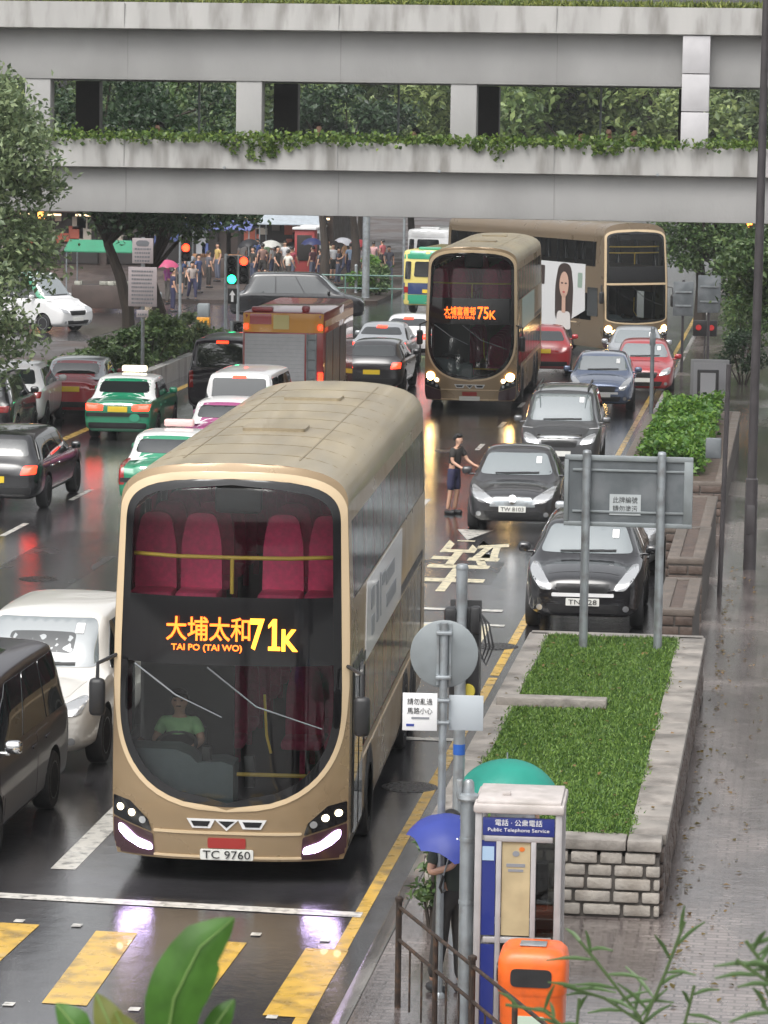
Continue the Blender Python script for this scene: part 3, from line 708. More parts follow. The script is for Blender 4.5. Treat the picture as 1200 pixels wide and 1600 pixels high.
# ------------------------------------------------------------------ cars, taxis, vans
def wheel_mesh(r=.32, w=.21, spokes=10):
    t = MB(); t.lathe([(r * .62, -w / 2), (r * .93, -w / 2), (r, -w * .36), (r, w * .36), (r * .93, w / 2), (r * .62, w / 2), (r * .58, 0), (r * .62, -w / 2)], n=28, axis='X')
    m = MB()
    m.lathe([(r * .64, -w * .44), (r * .66, -w * .5), (r * .60, -w * .5), (r * .56, -w * .34), (r * .56, w * .4), (r * .64, w * .44)], n=28, axis='X')
    m.lathe([(0, -w * .50), (r * .12, -w * .48), (r * .15, -w * .40), (0, -w * .38)], n=12, axis='X')
    for i in range(spokes // 2):
        a = 2 * math.pi * i / (spokes // 2); d = Vector((0, math.cos(a), math.sin(a))); q = Vector((0, -math.sin(a), math.cos(a)))
        x0, x1 = -w * .46, -w * .38
        vs = []
        for (rad, hw_) in ((r * .10, r * .09), (r * .60, r * .06)):
            for sgn in (-1, 1):
                for x in (x0, x1): vs.append(Vector((x, 0, 0)) + d * rad + q * hw_ * sgn)
        m.add(vs, [(0, 1, 3, 2), (4, 6, 7, 5), (0, 4, 5, 1), (2, 3, 7, 6), (0, 2, 6, 4), (1, 5, 7, 3)])
    h = MB(); h.lathe([(0, -w * .30), (r * .57, -w * .30), (r * .57, -w * .26), (0, -w * .26)], n=20, axis='X')
    a = t.mesh('tyre', M_rubber); b = m.mesh('rim', M_rim); c = h.mesh('hub', M_black)
    for me in (a, b, c):
        bm = bmesh.new(); bm.from_mesh(me); bmesh.ops.recalc_face_normals(bm, faces=bm.faces[:]); bm.to_mesh(me); bm.free()
        me.polygons.foreach_set('use_smooth', [True] * len(me.polygons)); me.set_sharp_from_angle(angle=R(40))
    return a, b, c
WHEELS = {}
def add_wheels(root, hw, ys, r=.32, w=.21, rim=True):
    key = (r, w)
    if key not in WHEELS: WHEELS[key] = wheel_mesh(r, w)
    t, m, h = WHEELS[key]
    for y in ys:
        for s in (-1, 1):
            e = link('wheel', t, root); e.location = (s * (hw - w / 2 + .005), y, r)
            if s > 0: e.rotation_euler.z = math.pi
            link('rim', m, e); link('brake_disc', h, e)

def loft_body(st, m_paint, wheels, r, name='body', sub=2, arch=1.17, boxy=0.0, crz={}):
    rows = []
    for (y, zb, hw, zbelt, zroof, hwr) in st:
        half = [(0, zb), (hw * .78, zb), (hw * .965, zb + .10), (hw, zb + .52 * (zbelt - zb)), (hw * .99, zbelt - .09), (hw * .955, zbelt),
                ((hw * .955 + hwr) / 2 + .015, zbelt * .5 + (zroof - .07) * .5), (hwr, zroof - .075), (hwr * .80, zroof - .018), (0, zroof)]
        ring = [(x, y, z) for x, z in half] + [(-x, y, z) for x, z in half[-2:0:-1]]
        rows.append(ring)
    b = MB(); b.grid(rows, close=True); n = len(rows[0])
    b.f.append(list(range(n))); b.mi.append(0); b.f.append([(len(rows) - 1) * n + i for i in range(n)][::-1]); b.mi.append(0)
    me = b.mesh(name, [m_paint, M_black])
    bm = bmesh.new(); bm.from_mesh(me); bmesh.ops.recalc_face_normals(bm, faces=bm.faces[:])
    cl = bm.edges.layers.float.new('crease_edge'); bm.verts.ensure_lookup_table()
    for e in bm.edges:
        i0, i1 = e.verts[0].index, e.verts[1].index
        r0, c0, r1, c1 = i0 // n, i0 % n, i1 // n, i1 % n
        if r0 != r1 and c0 == c1:
            cc = min(c0, n - c0)
            e[cl] = {5: .55, 7: .35, 1: .5, 2: .3, 4: .25}.get(cc, 0) + .12 * boxy
        elif r0 == r1 and min(c0, n - c0) >= 5 or r0 == r1 and r0 in (0, 1, len(rows) - 1, len(rows) - 2):
            e[cl] = crz.get(r0, 0)
    bm.to_mesh(me); bm.free()
    o = link(name, me); s = o.modifiers.new('s', 'SUBSURF'); s.levels = sub; s.render_levels = sub
    cut = []
    hwm = max(s_[2] for s_ in st)
    for y in wheels:
        for sg in (-1, 1):
            c = MB(); c.lathe([(r * arch, sg * (hwm - .30)), (r * arch, sg * (hwm + .2))], c=(0, y, r + .01), n=28, axis='X', mi=1)
            cm = c.mesh('cut', [m_paint, M_black]); 
            bm = bmesh.new(); bm.from_mesh(cm); bmesh.ops.recalc_face_normals(bm, faces=bm.faces[:]); bm.to_mesh(cm); bm.free()
            co = link('cut', cm); cut.append(co)
            md = o.modifiers.new('b', 'BOOLEAN'); md.operation = 'DIFFERENCE'; md.object = co; md.solver = 'EXACT'
    me2 = eval_mesh(o, name)
    for c in cut: drop(c)
    drop(o)
    me2.polygons.foreach_set('use_smooth', [True] * len(me2.polygons)); me2.set_sharp_from_angle(angle=R(42))
    return me2

def car_stations(L, W, H, hood, belt, nose, ws0, ws1, rf1, rw0, trunk, clear=.20, boxy=0.0):
    w = W / 2; wr = w * (.70 + .1 * boxy); h = L / 2
    s = []
    k = boxy
    s.append((-h, clear + .16, w * (.74 + .12 * k), nose - .16, nose - .12, w * .50))
    s.append((-h + .07, clear + .05, w * (.84 + .08 * k), nose - .05, nose - .01, w * .58))
    s.append((-h + .28, clear, w * (.95 + .03 * k), nose + .02, nose + .06, w * .64))
    s.append((-h + .75, clear, w, (nose + hood) / 2 + .02, (nose + hood) / 2 + .07, w * .66))
    s.append((-h + ws0 - .12, clear, w, belt - .02, hood, w * .68))
    s.append((-h + ws0 + .08, clear, w, belt, hood + .09, w * .70))
    m = .5
    s.append((-h + ws0 * (1 - m) + ws1 * m, clear, w, belt, hood * (1 - m) + H * m + .04, w * .72))
    s.append((-h + ws1, clear, w, belt, H - .03, wr))
    s.append((-h + ws1 + .25, clear, w, belt + .005, H, wr))
    s.append((-h + (ws1 + rf1) / 2, clear, w, belt + .01, H + .015, wr))
    s.append((-h + rf1 - .15, clear, w, belt + .02, H - .01, wr))
    s.append((-h + rf1, clear, w, belt + .02, H - .05, wr * .98))
    if trunk:
        s.append((-h + (rf1 + rw0) / 2, clear, w, belt + .01, (H + trunk) / 2 + .03, w * .70))
        s.append((-h + rw0, clear, w * .99, belt, trunk + .03, w * .68))
        s.append((-h + rw0 + .12, clear, w * .985, trunk - .05, trunk, w * .68))
        s.append((L - h - .22, clear + .01, w * (.95 + .02 * k), trunk - .07, trunk - .02, w * .66))
        s.append((L - h - .06, clear + .04, w * (.88 + .07 * k), trunk - .12, trunk - .07, w * .62))
        s.append((L - h, clear + .14, w * (.80 + .12 * k), trunk - .24, trunk - .2, w * .56))
    else:
        s.append((-h + rf1 * .45 + rw0 * .55, clear, w * .99, belt + .02, H * .55 + belt * .45, w * .74))
        s.append((-h + rw0, clear + .01, w * .97, belt, belt + .10, w * .72))
        s.append((L - h - .07, clear + .04, w * (.90 + .05 * k), belt - .08, belt - .02, w * .66))
        s.append((L - h, clear + .14, w * (.82 + .1 * k), belt - .22, belt - .16, w * .58))
    return s

def make_car(name, loc, rz, label, cat, P, L=4.5, W=1.8, H=1.5, hood=.98, belt=.95, nose=.78, ws0=1.15, ws1=1.95, rf1=3.4, rw0=4.0, trunk=1.02,
             clear=.20, boxy=0.0, r=.32, axles=(.85, 3.45), front='wide', tail='wide', lit=(), glass=None, roof_paint=None, plate=None, plate_text=None, group=None,
             windscreen=None, mirrors=True, extra=None, side_windows=2, cladding=None, doors=True, stickers=True):
    root = empty(name, loc, rz, label, cat, group)
    h = L / 2; w = W / 2; gm = glass or M_carglass
    st = car_stations(L, W, H, hood, belt, nose, ws0, ws1, rf1, rw0, trunk, clear, boxy)
    ay = [-h + a for a in axles]
    n_ = len(st); q_ = .45 + .3 * boxy
    crz = {0: .35 + .3 * boxy, 1: .3, 4: .5, 5: q_ * .6, 7: q_ * .7, 10: .3 if trunk else q_ * .6, 11: q_ * .5, 13: .4, 14: .4, n_ - 1: .3 + .4 * boxy, n_ - 2: .45 + .2 * boxy}
    me = loft_body(st, P, ay, r, boxy=boxy, crz=crz); link('body', me, root); pj = Proj([me])
    ytop = rf1; wr = w * (.70 + .1 * boxy)
    def panel(nm, pts, view, m, off=.006, parent=root, div=4, rr_=.05, rim=.02):
        b = pj.panel(rpoly(pts, rr_), view, off, div, rim); 
        return b.build(nm, m, parent, 40) if b.f else None
    def both(nm, pts, view, m, **k):
        for s in (1, -1): panel(nm, [(s * x, z) for x, z in pts], view, m, **k)
    # glazing
    zt = H - .10; ws_m = windscreen or M_wscreen
    wsc = panel('windscreen', [(-w * .80, hood + .075), (w * .80, hood + .075), (wr * .90, zt), (-wr * .90, zt)], 'front', ws_m, rr_=.09)
    if stickers and wsc is not None:
        panel('licence_disc', [(w * .42, zt - .17), (w * .53, zt - .17), (w * .53, zt - .06), (w * .42, zt - .06)], 'front', M_white, off=.014, rr_=.01, div=2, parent=wsc)
    for i in (-1, 1):
        panel('wiper', [(i * w * .1 - w * .35, hood + .085), (i * w * .1 + w * .4, hood + .10), (i * w * .1 + w * .4, hood + .125), (i * w * .1 - w * .35, hood + .105)], 'front', M_black, off=.02, rr_=.0, div=3, parent=wsc or root)
    if trunk: panel('rear_window', [(-w * .74, trunk + .09), (w * .74, trunk + .09), (wr * .84, H - .13), (-wr * .84, H - .13)], 'rear', gm, rr_=.08)
    else: panel('rear_window', [(-w * .74, belt + .12), (w * .74, belt + .12), (wr * .88, H - .15), (-wr * .88, H - .15)], 'rear', gm, rr_=.08)
    y_f0, y_f1 = -h + ws0 + .32, -h + ws1 + .12
    y_r1 = -h + rf1 - (.1 if trunk else .12); y_r0 = -h + (rw0 - .18 if trunk else rf1 + .22)
    zb_ = belt + .035; ztw = H - .16
    ns = side_windows + (1 if not trunk else 0)
    for v in ('left', 'right'):
        n = max(2, ns)
        fr = [i / n for i in range(n + 1)]
        for i in range(n):
            b0, b1 = y_f0 + (y_r0 - y_f0) * fr[i], y_f0 + (y_r0 - y_f0) * fr[i + 1]
            t0, t1 = y_f1 + (y_r1 - y_f1) * fr[i], y_f1 + (y_r1 - y_f1) * fr[i + 1]
            g_ = .025
            panel('side_window', [(b0 + g_, zb_), (b1 - g_, zb_), (t1 - g_, ztw), (t0 + g_, ztw)], v, gm, rr_=.045)
        if doors:
            yb = y_f0 - .05; ym = y_f0 + (y_r0 - y_f0) * .5; ye = min(y_r0, ay[1] - r * .6)
            for (d0, d1) in ((yb, ym), (ym, max(ye, ym + .5))):
                d = panel('door', [(d0 + .008, clear + .14), (d1 - .008, clear + .14), (d1 - .008, belt - .02), (d0 + .008, belt - .02)], v, P, off=.004, rr_=.04)
                if d: panel('handle', [(d1 - .28, belt - .17), (d1 - .08, belt - .17), (d1 - .08, belt - .135), (d1 - .28, belt - .135)], v, M_chrome if cladding == 'chrome' else P, off=.022, rr_=.01, div=2, parent=d)
    if roof_paint:
        b = pj.panel(rpoly([(-wr * .99, -h + ws1 + .02), (wr * .99, -h + ws1 + .02), (wr * .99, -h + rf1 - .0), (-wr * .99, -h + rf1)], .1), 'top', .004, 4, .01); b.build('roof', roof_paint, root, 40)
        for s in (1, -1):
            panel('roof_pillar', [(s * w * .82, belt + .0), (s * w * .93, belt), (s * wr * 1.02, H - .05), (s * wr * .90, H - .10)], 'rear', roof_paint, off=.005, rr_=.0)
            panel('roof_pillar', [(s * w * .82, belt + .03), (s * w * .93, belt + .03), (s * wr * 1.02, H - .05), (s * wr * .92, H - .10)], 'front', roof_paint, off=.005, rr_=.0)
            panel('roof_rail', [(y_f1 - .25, H - .155), (y_r1 + .2, H - .155), (y_r1 + .1, H - .05), (y_f1 - .1, H - .05)], 'left' if s > 0 else 'right', roof_paint, off=.005, rr_=.0)
            panel('rear_pillar', [(y_r0 + .03, belt + .02), (y_r0 + .34, belt + .02), (y_r1 + .12, H - .1), (y_r1 - .01, H - .1)], 'left' if s > 0 else 'right', roof_paint, off=.005, rr_=.0)
    bn_ = pj.panel(rpoly([(-w * .60, -h + .30), (w * .60, -h + .30), (w * .72, -h + ws0 - .04), (-w * .72, -h + ws0 - .04)], .08), 'top', .004, 4, .012)
    if bn_.f: bn_.build('bonnet', P, root, 40)
    for v in ('left', 'right'): panel('sill', [(-h + axles[0] + r * 1.25, clear + .02), (-h + axles[1] - r * 1.25, clear + .02), (-h + axles[1] - r * 1.25, clear + .11), (-h + axles[0] + r * 1.25, clear + .11)], v, M_black, off=.008, rr_=.02)
    # front
    panel('grille', [(-w * .40, nose - .26), (w * .40, nose - .26), (w * .46, nose - .10), (-w * .46, nose - .10)], 'front', M_black, rr_=.04) if front != 'slim' else None
    panel('lower_intake', [(-w * .55, clear + .10), (w * .55, clear + .10), (w * .62, clear + .24), (-w * .62, clear + .24)], 'front', M_black, rr_=.04)
    if front == 'wide': hl = [(w * .50, nose - .20), (w * .84, nose - .15), (w * .90, nose + .02), (w * .80, nose + .03), (w * .56, nose - .07)]
    elif front == 'slim': hl = [(w * .36, nose - .22), (w * .82, nose - .08), (w * .92, nose + .10), (w * .86, nose + .10), (w * .46, nose - .06)]
    elif front == 'swept': hl = [(w * .52, nose - .20), (w * .70, nose - .20), (w * .92, nose + .06), (w * .90, nose + .12), (w * .78, nose + .10), (w * .56, nose - .10)]
    else: hl = [(w * .50, nose - .22), (w * .90, nose - .22), (w * .90, nose - .05), (w * .50, nose - .05)]
    both('headlight', hl, 'front', M_head_s if 'head' in lit else M_lens, rr_=.04, off=.008)
    both('fog_lamp', circ(w * .72, clear + .18, .05, 10), 'front', M_lens, rr_=0, off=.012, div=2)
    panel('front_plate', [(-.26, clear + .22), (.26, clear + .22), (.26, clear + .335), (-.26, clear + .335)], 'front', plate or M_plate, rr_=.01, off=.018, div=2)
    if front == 'swept':
        panel('chrome_bar', [(-w * .52, nose - .30), (w * .52, nose - .30), (w * .52, nose - .245), (-w * .52, nose - .245)], 'front', M_white, rr_=.02, off=.018)
    if front == 'slim':
        panel('grille', [(-w * .50, nose - .24), (w * .50, nose - .24), (w * .40, nose - .06), (-w * .40, nose - .06)], 'front', M_galv, rr_=.04, off=.008)
        panel('emblem', circ(0, nose - .10, .075, 8, .09), 'front', M_chrome, rr_=0, off=.02, div=2)
    # tail
    tz = (trunk - .22) if trunk else belt - .16
    tm = M_tail if 'brake' in lit else M_red_lens
    if tail == 'wide': tl = [(w * .42, tz - .06), (w * .90, tz - .06), (w * .93, tz + .10), (w * .42, tz + .08)]
    elif tail == 'tall': tl = [(w * .80, tz - .25), (w * .94, tz - .25), (w * .93, tz + .18), (w * .82, tz + .20)]
    else: tl = [(w * .60, tz - .07), (w * .92, tz - .05), (w * .93, tz + .12), (w * .66, tz + .10)]
    both('tail_lamp', tl, 'rear', tm, rr_=.03, off=.010)
    pz = tz - .02 if tail == 'wide' else tz - .16
    rp = panel('rear_plate', [(-.24, pz - .07), (.24, pz - .07), (.24, pz + .06), (-.24, pz + .06)], 'rear', M_yplate, rr_=.01, off=.014, div=2)
    panel('rear_bumper', [(-w * .82, clear + .12), (w * .82, clear + .12), (w * .84, clear + .26), (-w * .84, clear + .26)], 'rear', M_black if cladding != 'body' else P, rr_=.05, off=.012)
    if 'stop' in lit: panel('high_stop_lamp', [(-.16, H - .155), (.16, H - .155), (.16, H - .09), (-.16, H - .09)], 'rear', M_tail, rr_=.01, off=.016, div=2)
    if mirrors:
        for s in (-1, 1):
            b = MB(); b.box((s * (w + .09), -h + ws0 + .50, belt + .10), (.20, .12, .15), .05); b.box((s * (w - .02), -h + ws0 + .48, belt + .03), (.16, .05, .04), .01)
            b.build('wing_mirror', P if mirrors is True else mirrors, root, 50)
    add_wheels(root, w - .01, ay, r)
    if plate_text:
        t = fit(text_mb(plate_text, .1, .001), .44, .075)
        bvh = pj.t.ray_cast(Vector((0, -30, clear + .28)), Vector((0, 1, 0)))
        y = bvh[0].y - .028 if bvh[0] else -h - .02
        xf(t, Matrix.Translation((0, y, clear + .278)) @ FACE); t.build('plate_lettering', M_ink, root, None)
    if extra: extra(root, pj, panel, both, dict(h=h, w=w, wr=wr, H=H, belt=belt, trunk=trunk, hood=hood, nose=nose))
    return root

P_black = paint('black_car_paint', (.010, .010, .012), .0, .22); P_grey = paint('dark_grey_car_paint', (.030, .030, .033), .2)
P_char = paint('charcoal_car_paint', (.10, .103, .108), .4); P_navy = paint('navy_car_paint', (.13, .17, .27), .45, .2)
P_redc = paint('red_car_paint', (.36, .018, .022)); P_white = paint('white_car_paint', (.68, .68, .68)); P_silver = paint('silver_car_paint', (.42, .44, .46), .5)
P_cream = paint('pearl_white_car_paint', (.66, .64, .60)); P_green = paint('taxi_green_paint', (.008, .21, .105)); P_roofw = paint('taxi_white_roof_paint', (.78, .78, .77))
P_redt = paint('taxi_red_paint', (.33, .02, .03)); P_mag = paint('magenta_car_paint', (.30, .05, .17)); P_purpleblack = mat('aubergine_black_car_paint', (.014, .009, .016), .35, .1, coat=.45)
SED = dict(L=4.6, W=1.80, H=1.47, hood=.93, belt=.93, nose=.76, ws0=1.25, ws1=2.15, rf1=3.35, rw0=4.05, trunk=1.04)
SUV = dict(L=4.55, W=1.86, H=1.68, hood=1.06, belt=1.06, nose=.90, ws0=1.10, ws1=1.85, rf1=3.85, rw0=4.40, trunk=0, clear=.24, r=.35, axles=(.90, 3.55))
MPV = dict(L=4.7, W=1.82, H=1.78, hood=1.06, belt=1.03, nose=.88, ws0=.85, ws1=1.75, rf1=4.25, rw0=4.62, trunk=0, clear=.20, boxy=.6, axles=(.90, 3.75), side_windows=2)
HAT = dict(L=4.25, W=1.78, H=1.50, hood=.98, belt=.96, nose=.80, ws0=1.10, ws1=1.90, rf1=3.45, rw0=4.08, trunk=0, axles=(.85, 3.45))
TAX = dict(L=4.65, W=1.70, H=1.50, hood=.97, belt=.95, nose=.80, ws0=1.35, ws1=1.95, rf1=3.35, rw0=3.85, trunk=1.03, boxy=1.0, axles=(.85, 3.55), front='square', tail='wide', r=.31)

def facing(px, py, L, x=None):
    """centre of a vehicle whose near bumper meets the ground at that pixel"""
    p = at(px, py); return (p.x if x is None else x, p.y + L / 2, 0)
PI = math.pi
# parked along the right kerb, fronts towards the camera
make_car('parked_car', facing(905, 992, 4.55), R(1), 'black SUV with a pale chrome bar parked behind the twin-legged road sign', 'car', P_black, front='swept', **dict(SUV, H=1.62), plate_text='TN 628', group='cars parked along the kerb')
make_car('parked_car', facing(793, 834, 4.6), R(2), 'dark grey saloon with a silver grille band and round emblem that a boy leans against', 'car', P_grey, front='slim', **SED, plate_text='TW 8103', group='cars parked along the kerb')
make_car('parked_car', facing(1012, 905, 4.4, -3.25), 0, 'silver car half hidden beside and behind the black SUV', 'car', P_silver, **dict(HAT, L=4.2), group='cars parked along the kerb')
def rack(root, pj, panel, both, d):
    for s in (-1, 1):
        b = MB(); b.tube([(s * .58, -1.0, d['H'] + .0), (s * .58, -.9, d['H'] + .06), (s * .58, 1.5, d['H'] + .06), (s * .58, 1.6, d['H'] + .0)], .02, 6); b.build('roof_bar', M_black, root)
    panel('silver_strip', [(-d['w'] * .55, d['nose'] - .06), (d['w'] * .55, d['nose'] - .06), (d['w'] * .55, d['nose'] - .0), (-d['w'] * .55, d['nose'] - .0)], 'front', M_chrome, rr_=.02, off=.02)
make_car('parked_car', facing(878, 742, 4.7, -5.40), R(1.5), 'dark people carrier with roof bars parked between the grey saloon and the slate blue hatchback', 'car', P_char, **MPV, extra=rack, group='cars parked along the kerb')
make_car('parked_car', facing(940, 645, 4.4, -5.45), R(2), 'slate blue hatchback with a pale reflecting bonnet parked behind the dark people carrier', 'car', P_navy, front='swept', **HAT, group='cars parked along the kerb')
make_car('parked_car', facing(1000, 620, 4.4), R(2), 'red car tucked behind and right of the slate blue hatchback', 'car', P_redc, **HAT, group='cars parked along the kerb')
make_car('parked_car', facing(988, 592, 4.4), R(3), 'silver grey car farthest up the kerb row in front of the turning bus', 'car', P_silver, **SED, group='cars parked along the kerb')
make_car('moving_car', facing(840, 588, 4.3), R(184), 'red car seen from behind, just right of the oncoming 75K bus', 'car', P_redc, **HAT)

# oncoming on the left of the big bus
def mpv_roof(root, pj, panel, both, d):
    for (x0, y0, x1, y1) in ((-.45, -1.0, .45, -.2), (-.45, .05, .45, 1.0)):
        b = pj.panel(rpoly([(x0, y0), (x1, y0), (x1, y1), (x0, y1)], .08), 'top', .006, 3, .01); b.build('sunroof', M_carglass, root, 40)
mp = facing(55, 1385, 4.85)
make_car('moving_car', (-9.36, 36.45, 0), R(0), 'tall aubergine-black people carrier cut off by the left edge beside the stop line', 'car', P_purpleblack, L=4.65, W=1.85, H=1.92, hood=1.12, belt=1.08, nose=.92, ws0=.75, ws1=1.75, rf1=4.38, rw0=4.58, trunk=0, clear=.2, boxy=.9, axles=(.85, 3.7), r=.34, side_windows=2, extra=mpv_roof, mirrors=M_chrome)
make_car('moving_car', (-9.35, 42.1, 0), R(0), 'pearl white SUV with a sunroof slot, between the black people carrier and the big bus', 'car', P_cream, **dict(SUV, L=4.75, W=1.9, H=1.77, boxy=.5), extra=lambda root, pj, panel, both, d: pj.panel(rpoly([(-.42, -1.05), (.42, -1.05), (.42, -.80), (-.42, -.80)], .06), 'top', .006, 3, .01).build('sunroof', M_carglass, root, 40), mirrors=M_black)

# going away on the left carriageway
def taxi_bits(lit):
    def f(root, pj, panel, both, d):
        b = MB(); b.box((0, -.25, d['H'] + .085), (.62, .18, .15), .04); o = b.build('roof_sign', M_sign_lit if lit else M_sign_pink, root, 50)
        for v in ('left', 'right'): pass
        panel('boot_trim', [(-d['w'] * .42, d['trunk'] - .15), (d['w'] * .42, d['trunk'] - .15), (d['w'] * .42, d['trunk'] - .115), (-d['w'] * .42, d['trunk'] - .115)], 'rear', M_chrome, rr_=.0, off=.02, div=3)
        panel('dark_band', [(-d['w'] * .9, d['trunk'] - .42), (d['w'] * .9, d['trunk'] - .42), (d['w'] * .9, d['trunk'] - .33), (-d['w'] * .9, d['trunk'] - .33)], 'rear', M_black, rr_=.02, off=.014, div=4)
        c = pj.panel(circ(-.42, d['trunk'] - .44, .13, 14, .10), 'rear', .02, 2); c.build('round_badge', paint('badge_green_paint', (.02, .30, .17)), root, 40)
    return f
M_sign_lit = mat('lit_roof_sign', (.8, .75, .6), .4, emit=(1, .88, .62), estr=1.2); M_sign_pink = mat('pale_pink_roof_sign', (.75, .48, .46), .4)
def going(px, py, L, x=None):
    p = at(px, py); return (p.x if x is None else x, p.y + L / 2, 0)
make_car('taxi', going(178, 690, 4.65), R(180 + 2), 'green taxi with a white roof, lit roof sign and glowing brake lights, left lane', 'taxi', P_green, lit=('brake',), roof_paint=P_roofw, **TAX, extra=taxi_bits(True), group='green taxis')
make_car('taxi', going(243, 802, 4.65), R(180 + 1), 'green taxi with a white roof and pinkish roof sign half hidden by the big bus', 'taxi', P_green, roof_paint=P_roofw, **dict(TAX, tail='tall'), extra=taxi_bits(False), group='green taxis')
make_car('moving_car', going(345, 735, 4.4, -12.9), R(180), 'white-roofed car with a magenta band peeping over the roof of the big bus', 'car', P_mag, roof_paint=P_roofw, **dict(TAX, L=4.5))
make_car('moving_car', going(-12, 800, 4.7), R(180), 'black estate car with bright red tail lamps at the left edge', 'car', P_black, lit=('brake',), **dict(SUV, L=4.7, W=1.86, H=1.56, hood=.98, belt=.98, nose=.8, r=.33, axles=(.95, 3.7), rf1=4.1, rw0=4.5), tail='mid', cladding='chrome')
make_car('moving_car', going(2, 672, 4.4), R(184), 'white car parked beyond the yellow line at the left, behind the black estate', 'car', P_white, **dict(HAT, H=1.62, belt=1.02))
make_car('moving_car', going(-55, 700, 4.7), R(184), 'black car at the far left edge in front of the white one', 'car', P_black, **dict(SUV, H=1.75))
make_car('moving_car', going(100, 655, 4.6), R(184), 'dark red and silver taxi at the left kerb with a green rear window', 'taxi', P_redt, roof_paint=P_silver, **TAX)
make_car('van', going(372, 716, 4.7), R(180), 'white van seen from behind with a glowing high stop lamp', 'van', P_white, lit=('brake', 'stop'), **dict(MPV, L=4.8, W=1.76, H=2.0, belt=1.12, hood=1.15, boxy=1.0, rf1=4.62, rw0=4.76), tail='tall')
make_car('van', going(345, 650, 4.9), R(180), 'black van ahead of the white van, left of the fire engine', 'van', P_purpleblack, lit=('stop',), **dict(MPV, L=4.9, W=1.85, H=2.05, belt=1.15, hood=1.15, boxy=1.0, rf1=4.7, rw0=4.85), tail='tall')
make_car('moving_car', going(580, 616, 4.2), R(180), 'dark hatchback right of the fire engine with one red lamp showing', 'car', P_grey, lit=('brake',), **HAT, tail='mid', group='queue of cars beside the fire engine')
make_car('moving_car', going(590, 582, 4.5), R(180), 'silver car with glowing brake lights ahead of the dark hatchback', 'car', P_silver, lit=('brake', 'stop'), **SED, group='queue of cars beside the fire engine')
make_car('moving_car', going(632, 566, 4.5), R(180), 'white car with glowing brake lights farthest ahead in the queue', 'car', P_white, lit=('brake', 'stop'), **SED, group='queue of cars beside the fire engine')
p = at(465, 500); make_car('moving_car', (p.x, p.y, 0), R(97), 'black people carrier crossing the junction from left to right', 'car', P_black, **dict(MPV, L=5.1, H=1.85, W=1.85), mirrors=True)
p = at(72, 515); make_car('van', (p.x - .6, p.y, 0), R(60), 'white and green van behind the bent tree trunk at the left', 'van', P_white, **dict(MPV, H=2.1, W=1.8, boxy=1.0, belt=1.15, hood=1.2), roof_paint=P_green)
# ------------------------------------------------------------------ double-decker buses
M_gold = mat('champagne_bus_paint', (.30, .215, .125), .34, .3, var=.05, vscale=1.2, coat=.2)
M_roof = mat('faded_champagne_roof', (.30, .25, .165), .45, .1, var=.16, vscale=1.5, stain=(.21, .17, .11), stain_scale=1.1, stain_amt=.6, coat=.2, stretch=(1.6, .35, 1))
M_rseam = mat('roof_sealant', (.225, .185, .12), .6)
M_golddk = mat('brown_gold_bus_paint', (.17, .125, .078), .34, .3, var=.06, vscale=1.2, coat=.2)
M_trim = mat('cream_bus_trim', (.60, .46, .29), .3, coat=.6)
M_seat = mat('crimson_seat_cloth', (.50, .045, .12), .8, var=.2, vscale=20)
M_rail = mat('yellow_handrail', (.75, .50, .07), .35)
M_dash = mat('blue_grey_dashboard', (.16, .20, .215), .5, var=.1)
M_floor = mat('bus_floor', (.05, .05, .055), .6)
M_maroon = mat('dark_maroon_lamp_surround', (.045, .018, .022), .25, coat=.6)
G_front = glass_mat('bus_windscreen_glass', (.88, .91, .90), 1.5)
G_lower = glass_mat('bus_lower_windscreen_glass', (.68, .72, .71), 1.6)
G_side = glass_mat('bus_side_glass', (.46, .49, .50), 1.45, .12)
M_adw = mat('white_advert_panel', (.60, .60, .60), .35, coat=.3)
M_adg = mat('grey_advert_print', (.22, .23, .25), .4)

